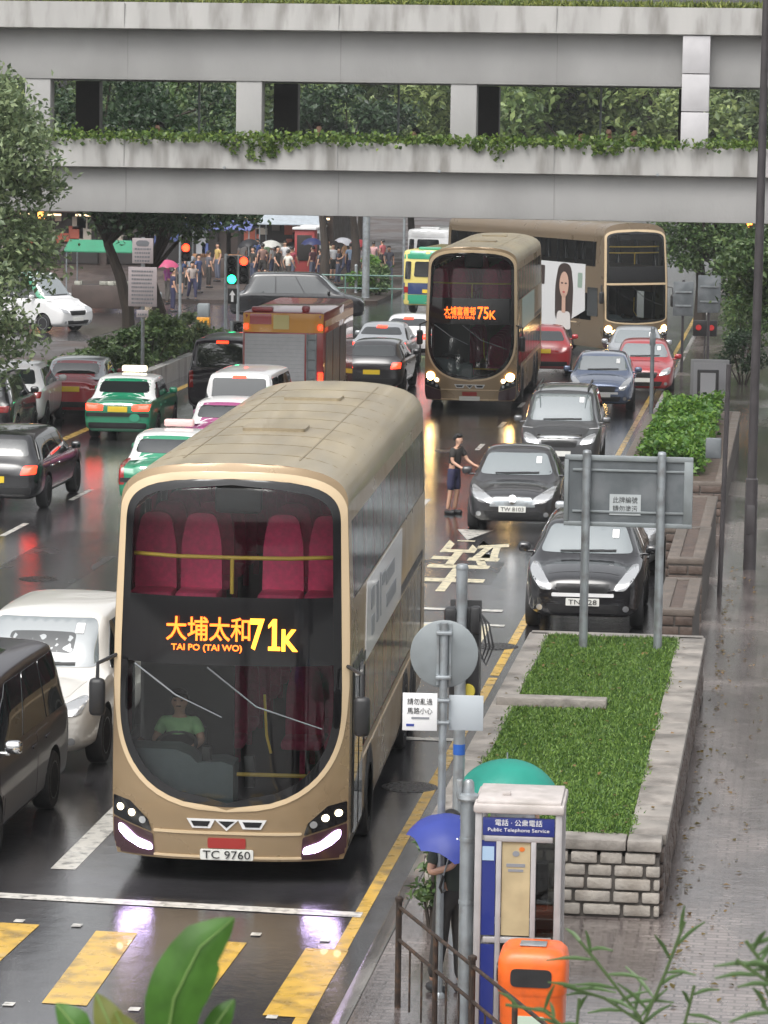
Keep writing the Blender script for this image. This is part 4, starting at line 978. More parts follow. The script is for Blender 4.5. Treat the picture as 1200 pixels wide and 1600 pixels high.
def make_bus(loc, rz, label, L=11.3, style='oval', group='double-decker buses', lamps='led', dest=None, seats=True, ad=None, plate=None):
    root = empty('double_decker_bus', loc, rz, label, 'bus', group)
    def wo(z):
        if z < .45: return 1.20 + .05 * (z - .25) / .2
        if z < 2.6: return 1.25
        if z < 3.95: return 1.25 - .055 * (z - 2.6) / 1.35
        u = min(1, (z - 3.95) / .46); return 1.195 * max(0, 1 - u ** 2.8) ** (1 / 2.8)
    fl = .30 if style == 'oval' else .14
    def yF(x, z):
        a = fl * (abs(x) / 1.25) ** 3.2 + .035 * max(0, z - 1) + .05 * max(0, z - 2.6)
        if z < .8: a += .10 * (.8 - z)
        if z > 3.8: a += (.10 if style == 'oval' else .1) * ((z - 3.8) / .6) ** 2
        return a
    if style == 'oval': z0m, zc, zr, z1m, Hm = .83, 1.9, 3.74, 4.245, 1.17
    else: z0m, zc, zr, z1m, Hm = 1.10, 1.28, 3.85, 4.12, 1.15
    def hm(z, e=0.0):
        H = Hm - e; a, b = z0m + e, z1m - e
        if z <= a or z >= b: return 0.0
        h = H * (1 - .022 * max(0, z - 2.2))
        if z < zc: u = (zc - z) / (zc - a); return h * max(0, 1 - u ** 2.4) ** (1 / 2.4)
        if z > zr: u = (z - zr) / (b - zr); return h * max(0, 1 - u ** 3.3) ** (1 / 3.3)
        return h
    def zs(a, b, n): return [a + (b - a) * (.5 - .5 * math.cos(math.pi * i / n)) for i in range(n + 1)]
    def strips(lo, hi, zl, off=0.0, nc=7, both=True):
        b = MB()
        for s in ((1, -1) if both else (0,)):
            rows = []
            for z in zl:
                l, h = lo(z), hi(z); h = max(h, l)
                rows.append([(s * (l + (h - l) * j / nc), yF(l + (h - l) * j / nc, z) - off, z) for j in range(nc + 1)])
            b.grid(rows)
        return b
    def full(hw, zl, off=0.0, nc=14):
        b = MB(); b.grid([[(hw(z) * (2 * j / nc - 1), yF(hw(z) * (2 * j / nc - 1), z) - off, z) for j in range(nc + 1)] for z in zl]); return b
    # shell
    Zs = [.25, .45, 1.15, 2.05, 2.10, 2.95, 3.78, 3.95, 4.05, 4.15, 4.24, 4.31, 4.36, 4.39, 4.405, 4.41]
    bays = [.75] + [.95 + i * (L - 1.6) / 8 for i in range(9)] + [L - .25, L - .06, L]
    ys_ = bays
    def ring_pt(s, z, j):
        if j == 0: return (s * wo(z), yF(wo(z), z), z)
        y = max(ys_[j - 1], yF(wo(z), z) + .05 * j); k = 1.0
        if j == len(ys_): k = .965
        return (s * wo(z) * k, y, z if j < len(ys_) else .25 + (z - .25) * .992)
    b = MB(); rf = MB()
    ny = len(ys_) + 1
    for s in (1, -1):
        for i in range(len(Zs) - 1):
            tgt = rf if Zs[i] >= 3.95 else b
            for j in range(ny - 1):
                y0, y1 = ring_pt(s, Zs[i], j)[1], ring_pt(s, Zs[i], j + 1)[1]
                if Zs[i] == 2.95 and 1 <= j <= 10: continue
                if Zs[i] == 1.15 and 2 <= j <= 9: continue
                q = [ring_pt(s, Zs[i], j), ring_pt(s, Zs[i], j + 1), ring_pt(s, Zs[i + 1], j + 1), ring_pt(s, Zs[i + 1], j)]
                tgt.add(q, [(0, 1, 2, 3)] if s > 0 else [(3, 2, 1, 0)])
    # weld roof halves: crown strip
    for j in range(ny - 1):
        rf.add([ring_pt(1, Zs[-1], j), ring_pt(1, Zs[-1], j + 1), ring_pt(-1, Zs[-1], j + 1), ring_pt(-1, Zs[-1], j)], [(0, 1, 2, 3)])
    back = MB(); back.grid([[ring_pt(-1, z, ny - 1), ring_pt(1, z, ny - 1)] for z in Zs]); merge(b, back)
    sealed = MB(); merge(sealed, b)
    for s in (1, -1):
        for (za, zb_) in ((2.95, 3.78), (1.15, 2.05)):
            sealed.add([(s * wo(za), .9, za), (s * wo(za), L - .3, za), (s * wo(zb_), L - .3, zb_), (s * wo(zb_), .9, zb_)], [(0, 1, 2, 3)])
    und = MB(); und.add([(-1.2, .35, .27), (1.2, .35, .27), (1.2, L - .05, .27), (-1.2, L - .05, .27)], [(0, 1, 2, 3)])
    merge(b, strips(lambda z: hm(z), lambda z: wo(z), sorted(set(zs(.25, z0m + .02, 6) + zs(z0m, zc, 16) + zs(zc, zr, 6) + zs(zr, z1m, 14) + zs(z1m - .01, 4.41, 6)))))
    def weld(b, name, m, parent=root, smooth=32):
        me = b.mesh(name, m); bm = bmesh.new(); bm.from_mesh(me); bmesh.ops.remove_doubles(bm, verts=bm.verts[:], dist=.0006)
        bmesh.ops.recalc_face_normals(bm, faces=bm.faces[:]); bm.to_mesh(me); bm.free(); return link(name, me, parent, smooth)
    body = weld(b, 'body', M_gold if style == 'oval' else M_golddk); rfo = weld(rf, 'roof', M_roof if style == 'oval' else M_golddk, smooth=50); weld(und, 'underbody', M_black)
    sealed_me = sealed.mesh('sealed', M_gold); pj = Proj([body.data, sealed_me]); bpy.data.meshes.remove(sealed_me)
    def panel(nm, pts, view, m, off=.006, parent=root, div=3, rr_=.02, rim=.015):
        q = pj.panel(rpoly(pts, rr_), view, off, div, rim); return q.build(nm, m, parent, 40) if q.f else None
    rp_ = Proj([rfo.data])
    for i in range(9):
        q = rp_.panel([(-1.1, 1.3 + i * 1.05), (1.1, 1.3 + i * 1.05), (1.1, 1.325 + i * 1.05), (-1.1, 1.325 + i * 1.05)], 'top', .004, 4, .004); q.build('roof_seam', M_rseam, root, 40)
    for sx in (-.62, .62):
        q = rp_.panel([(sx - .01, 1.0), (sx + .01, 1.0), (sx + .01, L - .6), (sx - .01, L - .6)], 'top', .005, 5, .004); q.build('roof_seam', M_rseam, root, 40)
    for (cy, hw_) in ((4.2, .36), (8.4, .36)):
        q = rp_.panel(rpoly([(-hw_, cy - .3), (hw_, cy - .3), (hw_, cy + .3), (-hw_, cy + .3)], .06), 'top', .03, 3, .05); q.build('roof_hatch', M_roof, root, 40)
    # front glazing
    zD0, zD1 = (2.32, 3.03) if style == 'oval' else (2.42, 2.98)
    e = .085
    def clampz(a, b, n): return zs(a, b, n)
    weld(strips(lambda z: hm(z, e), lambda z: hm(z), sorted(set(zs(z0m, zc, 16) + zs(zc, zr, 4) + zs(zr, z1m, 14))), .004), 'windscreen_surround', M_gblack)
    lw = weld(full(lambda z: hm(z, e), zs(z0m + e, zc, 12) + zs(zc, zD0, 4)[1:], .0), 'lower_windscreen', G_lower)
    uw = weld(full(lambda z: hm(z, e), zs(zD1, zr, 4) + zs(zr, z1m - e, 10)[1:], .0), 'upper_windscreen', G_front)
    dp = weld(full(lambda z: hm(z, e), [zD0, (zD0 + zD1) / 2, zD1], .006), 'destination_panel', M_gblack)
    def tr(z):
        k = -.05 - .03 * max(0, min(1, (z - 1.7) / .5))
        return min(max(hm(z, k), hm(z)), wo(z) - .004)
    weld(strips(lambda z: hm(z), tr, sorted(set(zs(z0m - .06, zc, 20) + zs(zc, zr, 5) + zs(zr, z1m + .08, 22))), .010, 3), 'front_trim', M_trim)
    if style != 'oval':
        q = MB(); q.grid([[(x * hm(2.4) / 8, yF(x * hm(2.4) / 8, z) - .02, z) for x in range(-8, 9)] for z in (2.36, 2.43)]); weld(q, 'front_trim', M_trim)
    # side glazing, one pane per bay
    def pane(s, z0, z1, ya, yb):
        q = MB(); n = 2
        q.grid([[(s * (wo(z) - .004), ya + (yb - ya) * j / n, z) for j in range(n + 1)] for z in (z0, (z0 + z1) / 2, z1)]); return q
    for s in (1, -1):
        for i in range(8):
            ya, yb = bays[i + 1] + .012, bays[i + 2] - .012
            pane(s, 2.95, 3.78, ya, yb).build('side_window', G_side, root, 40)
            if i >= 1: pane(s, 1.15, 2.05, ya, yb).build('side_window', G_side, root, 40)
        pane(s, 2.95, 3.78, bays[0] + .02, bays[1] - .012).build('side_window', G_side, root, 40)
        pane(s, 2.95, 3.78, bays[9] + .012, bays[10] - .012).build('side_window', G_side, root, 40)
        for i in range(1, 10):
            y = bays[i]; q = MB(); q.box((s * 1.17, y, 3.36), (.05, .10, .86)); q.build('window_pillar', M_black, root, None)
            if i > 1: q = MB(); q.box((s * 1.215, y, 1.6), (.05, .10, .92)); q.build('window_pillar', M_black, root, None)
    # door (image right of the bus), cab window on the other side
    for k, (ya, yb) in enumerate(((.60, 1.13), (1.15, 1.68))):
        d = panel('door', [(ya, .32), (yb, .32), (yb, 2.28), (ya, 2.28)], 'right', M_black, .012)
        panel('door_glass', [(ya + .06, .45), (yb - .06, .45), (yb - .06, 2.18), (ya + .06, 2.18)], 'right', M_carglass, .02, parent=d)
    panel('cab_window', [(.5, 1.3), (1.2 if style != 'oval' else 1.75, 1.3), (1.2 if style != 'oval' else 1.75, 2.25), (.55, 2.25)], 'left', M_carglass, .01)
    panel('side_band', [(1.75, 2.1), (L - .6, 2.1), (L - .6, 2.2), (1.75, 2.2)], 'right', M_black, .008)
    for v in ('left', 'right'):
        for y in (2.7, L - 3.4, L - 2.1):
            if y == L - 2.1 and L < 11: continue
            panel('wheel_arch', [(y + .60 * math.cos(R(a)), .252 + .80 * math.sin(R(a))) for a in range(0, 181, 12)], v, M_black, .008, rr_=0)
        panel('skirt_line', [(1.9, 1.02), (L - .5, 1.02), (L - .5, 1.05), (1.9, 1.05)], v, M_trim, .008)
    add_wheels(root, 1.262, [2.7, L - 3.4, L - 2.1], .50, .30)
    # rear face
    panel('rear_window', [(-.95, 3.0), (.95, 3.0), (.9, 3.75), (-.9, 3.75)], 'rear', M_carglass, .01)
    for s in (1, -1): panel('tail_lamp', [(s * 1.0, .7), (s * 1.12, .7), (s * 1.12, 1.4), (s * 1.0, 1.4)], 'rear', M_red_lens, .012)
    # interior
    q = MB(); q.box((0, L / 2 + .4, 2.40), (2.36, L - 1.3, .10)); q.build('upper_floor', M_floor, root, None)
    q = MB(); q.box((0, L / 2 + .3, .40), (2.36, L - 1.0, .10)); q.build('lower_floor', M_floor, root, None)
    if seats:
        sm = MB()
        sm.box((0, .22, .46), (.46, .44, .12), .04); sm.prism(rpoly([(-.225, .44), (.225, .44), (.215, 1.0), (.15, 1.32), (-.15, 1.32), (-.215, 1.0)], .10, 5), .42, .52, 'Y'); sm.box((0, .22, .2), (.06, .06, .4)); 
        sme = sm.mesh('passenger_seat', M_seat); sme.polygons.foreach_set('use_smooth', [True] * len(sme.polygons)); sme.set_sharp_from_angle(angle=R(40))
        for r_ in range(9):
            for x in (-.93, -.44, .44, .93):
                if r_ in (4,) and x > 0: continue
                o = link('passenger_seat', sme, root); o.location = (x, .72 + r_ * 1.02, 2.46)
        for r_ in range(2, 8):
            for x in (-.93, -.44, .44, .93):
                o = link('passenger_seat', sme, root); o.location = (x, .9 + r_ * 1.1, .45)
    q = MB(); y = yF(0, 3.4) + .16
    q.tube([(-1.06, y + .22, 3.42), (-.6, y + .03, 3.42), (0, y, 3.42), (.6, y + .03, 3.42), (1.06, y + .22, 3.42)], .022, 8); q.tube([(0, y, 3.42), (0, y, 3.04)], .022, 8)
    if style != 'oval': q.tube([(-1.06, y + .2, 3.62), (0, y, 3.62), (1.06, y + .2, 3.62)], .022, 8)
    q.build('handrail', M_rail, root, 60)
    q = MB(); q.box((-.02, .95, 4.02), (.50, .14, .42), .05); q.box((.1, .95, 4.25), (.06, .06, .3)); q.build('ceiling_monitor', M_black, root)
    q = MB(); q.prism([(-1.12, .55), (.02, .55), (.02, 1.20), (-.10, 1.24), (-.36, 1.22), (-.44, 1.30), (-.60, 1.36), (-1.12, 1.36)], .36, .80, 'Y'); q.build('dashboard', M_dash, root)
    q = MB(); q.box((.16, .62, 1.1), (.12, .1, .35), .02); q.box((-.28, .5, 1.28), (.10, .1, .2), .02); q.build('ticket_machine', M_black, root)
    q = MB(); q.lathe([(.21, -.018), (.235, 0), (.21, .018), (.19, 0), (.21, -.018)], n=24); xf(q, Matrix.Translation((-.66, .86, 1.32)) @ Matrix.Rotation(R(28), 4, 'X')); q.build('steering_wheel', M_black, root)
    q = MB(); q.box((-.66, 1.55, .9), (.5, .12, 1.0), .05); q.box((-.66, 1.28, .72), (.5, .45, .14), .04); q.box((-.66, 1.85, 1.35), (1.0, .05, 1.9)); q.build('cab_partition', M_black, root)
    q = MB(); q.tube([(.05, .42, 1.10), (1.0, .52, 1.08)], .022, 8); q.tube([(.30, .75, 1.9), (.32, .8, 1.45), (.38, .7, 1.28)], .016, 6); q.build('lower_handrail', M_rail, root)
    q = MB(); q.box((.86, .42, 1.11), (.11, .06, .09), .02); q.build('stop_button_box', mat('red_plastic', (.5, .03, .03), .4), root)
    # wipers
    for (xa, za, xb, zb, xc, zc_) in ((-1.0, 2.30, -.55, 2.0, -.06, 1.78), (-.22, 2.30, .30, 1.90, .98, 1.66)):
        q = MB(); P = lambda x, z: (x, yF(x, z) - .03, z)
        q.tube([P(xa, za), P(xb, zb), P(xc, zc_)], [.011, .010, .008], 6); q.build('wiper', M_signdk if style == 'oval' else M_black, root)
    # lamps and bumper
    for s in (1, -1):
        def S(p): return [(s * x, z) for x, z in p]
        cl = panel('headlamp_cluster', S([(1.235, .88), (1.04, .84), (.84, .66), (.80, .53), (1.235, .66)]), 'front', M_gblack, .010)
        for k, (x, z) in enumerate(((1.15, .76), (1.02, .715), (.90, .65))):
            if lamps == 'led': m = M_head_s if k < 2 else M_lens
            else: m = M_lens
            panel('lamp', [(s * (x + .038 * math.cos(a * .393)), z + .038 * math.sin(a * .393)) for a in range(16)], 'front', m, .02, div=2, rr_=0, parent=cl)
        low = panel('lamp_surround', S([(1.235, .64), (.79, .51), (.77, .27), (1.23, .27)]), 'front', M_maroon, .010)
        if lamps == 'led':
            panel('led_strip', S([(1.17, .585), (1.10, .56), (.97, .455), (.80, .40), (.79, .33), (.93, .345), (1.08, .42), (1.17, .50)]), 'front', M_drl, .022, parent=low, rr_=.03)
        elif lamps == 'warm':
            panel('headlamp', [(s * (1.08 + .11 * math.cos(a * .393)), .90 + .11 * math.sin(a * .393)) for a in range(16)], 'front', M_head_w, .02, div=2, rr_=0)
            panel('side_lamp', [(s * (.90 + .055 * math.cos(a * .393)), .80 + .055 * math.sin(a * .393)) for a in range(16)], 'front', M_head_s, .022, div=2, rr_=0)
    panel('bumper_line', [(-.78, .535), (.78, .535), (.78, .565), (-.78, .565)], 'front', M_trim, .012)
    panel('bumper_line', [(-.78, .275), (.78, .275), (.78, .30), (-.78, .30)], 'front', M_trim, .012)
    if style == 'oval':
        eb = MB()
        for s in (1, -1):
            pj.panel([(s * x, z) for x, z in ((.17, .60), (.36, .60), (.42, .70), (.12, .70))], 'front', .012, 2, .01, eb, 0)
            pj.panel([(s * x, z) for x, z in ((.20, .622), (.345, .622), (.375, .678), (.17, .678))], 'front', .016, 2, .005, eb, 1)
        pj.panel([(0, .575), (.13, .70), (-.13, .70)], 'front', .012, 2, .01, eb, 0); pj.panel([(0, .61), (.085, .68), (-.085, .68)], 'front', .016, 2, .005, eb, 1)
        eb.build('emblem', [M_white, M_gblack], root, 40)
        panel('maker_plaque', [(-.20, .385), (.20, .385), (.20, .495), (-.20, .495)], 'front', mat('dull_red_plaque', (.32, .03, .025), .4), .012)
    np_ = panel('number_plate', [(-.28, .20 + .06), (.28, .26), (.28, .375), (-.28, .375)], 'front', M_plate, .02)
    if plate and np_:
        t = fit(text_mb(plate, .1, .0012), .50, .085); xf(t, Matrix.Translation((0, yF(0, .32) - .032, .318)) @ FACE); t.build('plate_lettering', M_ink, np_, None)
    # mirrors
    q = MB(); q.tube([(1.22, .32, 2.30), (1.40, .10, 2.25), (1.40, .06, 2.02)], .022, 6); q.box((1.40, .06, 1.82), (.17, .12, .42), .05); q.build('mirror', M_black, root, 50)
    q = MB(); q.tube([(-1.22, .32, 2.36), (-1.38, .10, 2.30), (-1.38, .06, 2.1)], .022, 6); q.box((-1.38, .06, 1.95), (.17, .12, .40), .05); q.build('mirror', M_black, root, 50)
    # destination lettering
    if dest:
        zh = MB(); yy = yF(0, 2.7) - .022
        for (txt, w, h, x, z, m) in dest:
            if txt == '71':
                t = fit(text_mb('7', .3, .004, bold=.006), .15, h); t.v = [(v[0] - .085, v[1], v[2]) for v in t.v]
                o1 = MB(); o1.prism([(.03, -.165), (.155, -.165), (.155, -.125), (.118, -.125), (.118, .165), (.078, .165), (.03, .10), (.03, .065), (.07, .10), (.07, -.125), (.03, -.125)], -.004, .004, 'Z'); merge(t, o1)
                xf(t, Matrix.Translation((x, yy, z)) @ FACE); t.build('destination_lettering', m, dp, None); continue
            t = fit(text_mb(txt, .3, .004, bold=.008 if m is M_led2 else .003), w, h); xf(t, Matrix.Translation((x, yy, z)) @ FACE)
            t.build('destination_lettering', m, dp, None)
    if ad: ad(root, panel, pj)
    return root

def advert_marks(root, panel, pj):
    a = panel('advert', [(2.05, 2.08), (2.3, 2.92), (7.2, 2.92), (6.9, 2.08)], 'right', M_adw, .010, div=4)
    for (y0, y1, z0, z1) in ((2.7, 3.1, 2.55, 2.78), (2.75, 3.1, 2.25, 2.46), (3.4, 3.7, 2.3, 2.75), (3.9, 4.0, 2.3, 2.8), (4.15, 4.6, 2.62, 2.75), (4.7, 5.9, 2.55, 2.72), (4.75, 6.1, 2.28, 2.44)):
        panel('print', [(y0, z0), (y1, z0), (y1, z1), (y0, z1)], 'right', M_adg, .016, parent=a, div=2)
p = at(353, 1383)
bus1 = make_bus((p.x, p.y, 0), R(2.3), 'gold double-decker bus showing 71K in orange at the stop line', plate='TC 9760', ad=advert_marks,
    dest=[('大埔太和', .88, .255, -.215, 2.70, M_led), ('TAI PO (TAI WO)', .74, .085, -.23, 2.495, M_led), ('71', .29, .33, .385, 2.655, M_led2), ('K', .17, .23, .64, 2.60, M_led2)])
def advert_small(root, panel, pj):
    a = panel('advert', [(2.2, 2.1), (2.2, 2.92), (7.5, 2.92), (7.5, 2.1)], 'right', mat('pale_green_advert', (.36, .47, .43), .4), .010, div=4)
p = at(733, 641)
bus2 = make_bus((p.x, p.y, 0), R(1.0), 'gold double-decker bus with 75K sign and lit round headlamps, oncoming under the footbridge', lamps='warm', ad=advert_small,
    dest=[('大埔富善邨', .86, .24, -.30, 2.68, M_led), ('TAI PO (FU SHIN)', .80, .09, -.30, 2.50, M_led), ('75', .30, .33, .33, 2.64, M_led), ('K', .17, .23, .59, 2.59, M_led)])
M_hairad = mat('dark_brown_print', (.035, .02, .016), .4); M_skinad = mat('skin_tone_print', (.52, .33, .25), .4)
def advert_woman(root, panel, pj):
    a = panel('advert', [(1.35, 1.45), (1.4, 3.0), (9.6, 3.0), (9.6, .55), (3.6, .62)], 'left', M_adw, .010, div=4)
    def L_(pts, m, k, r=.15): panel('print', pts, 'left', m, .012 + .005 * k, parent=a, div=3, rr_=r, rim=.004)
    cy = 2.75
    L_([(cy - .55, 1.0), (cy - .62, 2.2), (cy - .42, 2.9), (cy, 3.0), (cy + .42, 2.9), (cy + .62, 2.2), (cy + .6, 1.0)], M_hairad, 0, .3)
    L_([(cy - .5, .75), (cy - .42, 1.35), (cy + .42, 1.35), (cy + .55, .75)], mat('pale_blouse_print', (.6, .57, .55), .4), 1)
    L_([(cy - .12, 1.3), (cy - .12, 1.9), (cy + .12, 1.9), (cy + .12, 1.3)], M_skinad, 2, .03)
    L_([(cy + .31 * math.cos(t * .35), 2.25 + .44 * math.sin(t * .35)) for t in range(18)], M_skinad, 2, 0)
    for sx in (-1, 1): L_([(cy + sx * .13 + .07 * math.cos(t * .52), 2.30 + .03 * math.sin(t * .52)) for t in range(12)], M_hairad, 3, 0)
    L_([(cy + .09 * math.cos(t * .52), 2.0 + .035 * math.sin(t * .52)) for t in range(12)], mat('lip_print', (.45, .08, .08), .4), 3, 0)
    L_([(1.55, 2.2), (1.55, 2.7), (1.85, 2.7), (1.85, 2.2)], mat('green_print', (.25, .33, .27), .4), 1, .05)
    L_([(4.1, 2.2), (4.1, 2.85), (4.5, 2.85), (4.5, 2.2)], M_hairad, 1, .05)
p = at(995, 556)
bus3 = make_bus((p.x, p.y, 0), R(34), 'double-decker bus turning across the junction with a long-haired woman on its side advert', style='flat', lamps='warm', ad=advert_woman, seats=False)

# ------------------------------------------------------------------ fire engine, minibuses
def box_vehicle(name, loc, rz, label, cat, W, H, L, z0, P, group=None, r=.1, axles=(1.0,), wr=.4):
    root = empty(name, loc, rz, label, cat, group)      # rear at y=0 facing -Y
    b = MB(); b.box((0, L / 2, (H + z0) / 2), (W, L, H - z0), r); o = b.build('body', P, root); pj = Proj([o.data])
    def panel(nm, pts, view, m, off=.006, parent=root, div=3, rr_=.02, rim=.015):
        q = pj.panel(rpoly(pts, rr_), view, off, div, rim); return q.build(nm, m, parent, 40) if q.f else None
    for v in ('left', 'right'):
        for y in axles: panel('wheel_arch', [(y + wr * 1.2 * math.cos(R(a)), max(z0 + .002, wr + wr * 1.2 * math.sin(R(a)))) for a in range(0, 181, 15)], v, M_black, .006, rr_=0)
    add_wheels(root, W / 2 + .01, axles, wr, .25)
    return root, panel
P_fire = paint('fire_engine_red', (.30, .022, .020)); M_shut = mat('grey_roller_shutter', (.42, .42, .43), .4, .3, var=.08); M_hiv = mat('amber_yellow_band', (.62, .27, .02), .35, coat=.4)
p = at(441, 668)
fe, pn = box_vehicle('fire_engine', (p.x, p.y, 0), R(1), 'red fire engine with a grey rear shutter and amber top band', 'fire engine', 2.1, 2.95, 6.4, .45, P_fire, axles=(1.4, 4.9), wr=.45)
pn('top_band', [(-1.02, 2.42), (1.02, 2.42), (1.02, 2.90), (-1.02, 2.90)], 'front', M_hiv, .02)
sh_ = pn('rear_shutter', [(-.98, .75), (.55, .75), (.55, 2.38), (-.98, 2.38)], 'front', M_shut, .015)
for i in range(16): pn('slat', [(-.95, .82 + i * .098), (.52, .82 + i * .098), (.52, .83 + i * .098), (-.95, .83 + i * .098)], 'front', M_galv, .022, parent=sh_, div=1, rr_=0)
pn('rear_locker', [(.60, .75), (.86, .75), (.86, 2.38), (.60, 2.38)], 'front', M_signback, .015)
b = MB()
for x in (.62, .84): b.tube([(x, -.06, .6), (x, -.06, 2.4)], .018, 6)
for i in range(7): b.tube([(.62, -.06, .75 + i * .25), (.84, -.06, .75 + i * .25)], .014, 6)
b.build('ladder', M_galv, fe)
for s in (-1, 1):
    pn('tail_lamp', [(s * .90, 1.12), (s * 1.02, 1.12), (s * 1.02, 1.42), (s * .90, 1.42)], 'front', M_tail, .02)
    pn('marker_lamp', [(s * .90, 2.50), (s * 1.0, 2.50), (s * 1.0, 2.62), (s * .90, 2.62)], 'front', M_tail, .03)
pn('equipment_panel', [(-.25, 2.5), (.15, 2.5), (.15, 2.85), (-.25, 2.85)], 'front', mat('pale_yellow_panel', (.60, .52, .22), .4), .03)
pn('equipment_panel', [(-.85, 2.62), (-.3, 2.62), (-.3, 2.88), (-.85, 2.88)], 'front', P_redc, .03)
b = MB(); b.box((-.55, .15, 3.0), (.55, .22, .12), .04); b.build('beacon_bar', P_redt, fe); b = MB(); b.box((.55, .2, 3.02), (.2, .2, .16), .05); b.build('beacon', P_redt, fe)
for k in range(3):
    s2 = pn('side_shutter', [(.3 + k * 1.5, .9), (1.6 + k * 1.5, .9), (1.6 + k * 1.5, 2.4), (.3 + k * 1.5, 2.4)], 'right', M_signdk, .015)
pn('side_band', [(.1, 2.55), (6.2, 2.55), (6.2, 2.72), (.1, 2.72)], 'right', M_hiv, .012)
def minibus(px, py, label, P, lo, mid, top, zscale=1.0):
    p = at(px, py); r, pn = box_vehicle('minibus', (p.x, p.y, 0), R(-6), label, 'minibus', 2.0, 2.55, 6.6, .35, P, 'minibuses on the far road', .14, (1.5, 5.2), .36)
    pn('lower_band', [(-.98, .42), (.98, .42), (.98, .78), (-.98, .78)], 'front', lo, .012); pn('middle_band', [(-.98, .80), (.98, .80), (.98, 1.25), (-.98, 1.25)], 'front', mid, .012)
    pn('rear_window', [(-.55, 1.5), (.55, 1.5), (.5, 2.1), (-.5, 2.1)], 'front', M_carglass, .02, rr_=.08)
    pn('corner_window', [(-.92, 1.4), (-.68, 1.4), (-.66, 2.1), (-.88, 2.1)], 'front', M_carglass, .016, rr_=.05)
    pn('roof_band', [(-.95, 2.2), (.95, 2.2), (.93, 2.52), (-.93, 2.52)], 'front', top, .012)
    pn('rear_plate', [(-.2, .86), (.3, .86), (.3, 1.0), (-.2, 1.0)], 'front', M_yplate, .02)
    for s in (-1, 1): pn('tail_lamp', [(s * .78, .86), (s * .94, .86), (s * .94, 1.1), (s * .78, 1.1)], 'front', M_red_lens, .02)
    b = MB(); b.box((0, .5, 2.6), (.9, .4, .12), .05); b.build('roof_sign', top, r)
    for v in ('left', 'right'):
        for k in range(4): pn('side_window', [(.5 + k * 1.2, 1.4), (1.6 + k * 1.2, 1.4), (1.6 + k * 1.2, 2.1), (.5 + k * 1.2, 2.1)], v, M_carglass, .012)
M_mgreen = paint('minibus_green', (.03, .30, .17)); M_myel = paint('minibus_pale_yellow', (.66, .55, .16)); M_mblue = paint('minibus_dark_blue', (.03, .05, .14))
minibus(667, 492, 'green roofed yellow minibus just left of the oncoming 75K bus', M_myel, M_mgreen, M_mblue, M_mgreen)
minibus(668, 445, 'plain white minibus farther up the road behind the green roofed one', P_white, P_white, P_white, P_white)
# ------------------------------------------------------------------ people
def skin_mesh(name, verts, edges, radii, m, root=0, sub=1):
    me = bpy.data.meshes.new(name); me.from_pydata([tuple(v) for v in verts], edges, [])
    o = bpy.data.objects.new(name, me); col.objects.link(o)
    md = o.modifiers.new('s', 'SKIN'); md.use_smooth_shade = True; md.branch_smoothing = .3
    if not me.skin_vertices: return None
    d = me.skin_vertices[0].data
    for i, r in enumerate(radii): d[i].radius = (r, r); d[i].use_root = (i == root)
    s = o.modifiers.new('d', 'SUBSURF'); s.levels = sub; s.render_levels = sub
    out = eval_mesh(o, name); drop(o)
    out.materials.clear(); out.materials.append(m); out.polygons.foreach_set('use_smooth', [True] * len(out.polygons)); return out
POSES = {
 'stand': dict(aL=[(.24, .02, 1.16), (.25, -.06, .93), (.25, -.09, .84)], aR=[(-.24, .02, 1.16), (-.25, -.06, .93), (-.25, -.09, .84)], lL=[(.10, -.01, .50), (.11, .02, .09)], lR=[(-.10, -.01, .50), (-.11, .02, .09)]),
 'walk': dict(aL=[(.25, .10, 1.17), (.24, .02, .95), (.23, -.03, .87)], aR=[(-.25, -.06, 1.16), (-.23, -.20, .97), (-.22, -.26, .90)], lL=[(.10, -.16, .53), (.10, -.20, .10)], lR=[(-.10, .08, .50), (-.10, .32, .14)]),
 'umbrella': dict(aL=[(.24, .02, 1.16), (.25, -.04, .93), (.25, -.07, .84)], aR=[(-.25, -.02, 1.17), (-.14, -.22, 1.26), (-.11, -.25, 1.33)], lL=[(.10, -.03, .50), (.11, -.02, .09)], lR=[(-.10, .03, .50), (-.11, .12, .10)]),
 'lean': dict(aL=[(.20, -.20, 1.16), (.17, -.42, 1.06), (.16, -.50, 1.05)], aR=[(-.22, -.10, 1.14), (-.20, -.34, 1.02), (-.19, -.43, 1.01)], lL=[(.09, -.03, .50), (.09, .03, .09)], lR=[(-.09, .02, .50), (-.10, .08, .09)]),
 'drive': dict(aL=[(.25, -.10, 1.20), (.16, -.34, 1.15), (.14, -.42, 1.16)], aR=[(-.25, -.10, 1.20), (-.16, -.34, 1.18), (-.14, -.42, 1.2)], lL=[(.12, -.42, .92), (.12, -.50, .52)], lR=[(-.12, -.42, .92), (-.12, -.50, .52)]),
}
def hand_fingers(V, E, Rd, w, h, hi):
    """palm end h with four curled fingers and a thumb off its side"""
    d = (h - w).normalized(); side = d.cross(Vector((0, 0, 1)));
    if side.length < .2: side = Vector((1, 0, 0))
    side.normalize(); dn = side.cross(d).normalized()
    if dn.z > 0: dn = -dn
    for k, L in enumerate((.062, .072, .068, .052)):
        b = h + side * (-.030 + .02 * k); i = len(V)
        V += [b + d * .012, b + d * (.012 + L * .5) + dn * .008, b + d * (L * .85) + dn * .034]; Rd += [.0095, .009, .0075]; E += [(hi, i), (i, i + 1), (i + 1, i + 2)]
    i = len(V); b = w.lerp(h, .45)
    V += [b + side * -.045 + d * .01, b + side * -.062 + d * .045]; Rd += [.011, .009]; E += [(hi - 0, i), (i, i + 1)]
PROTO = {}
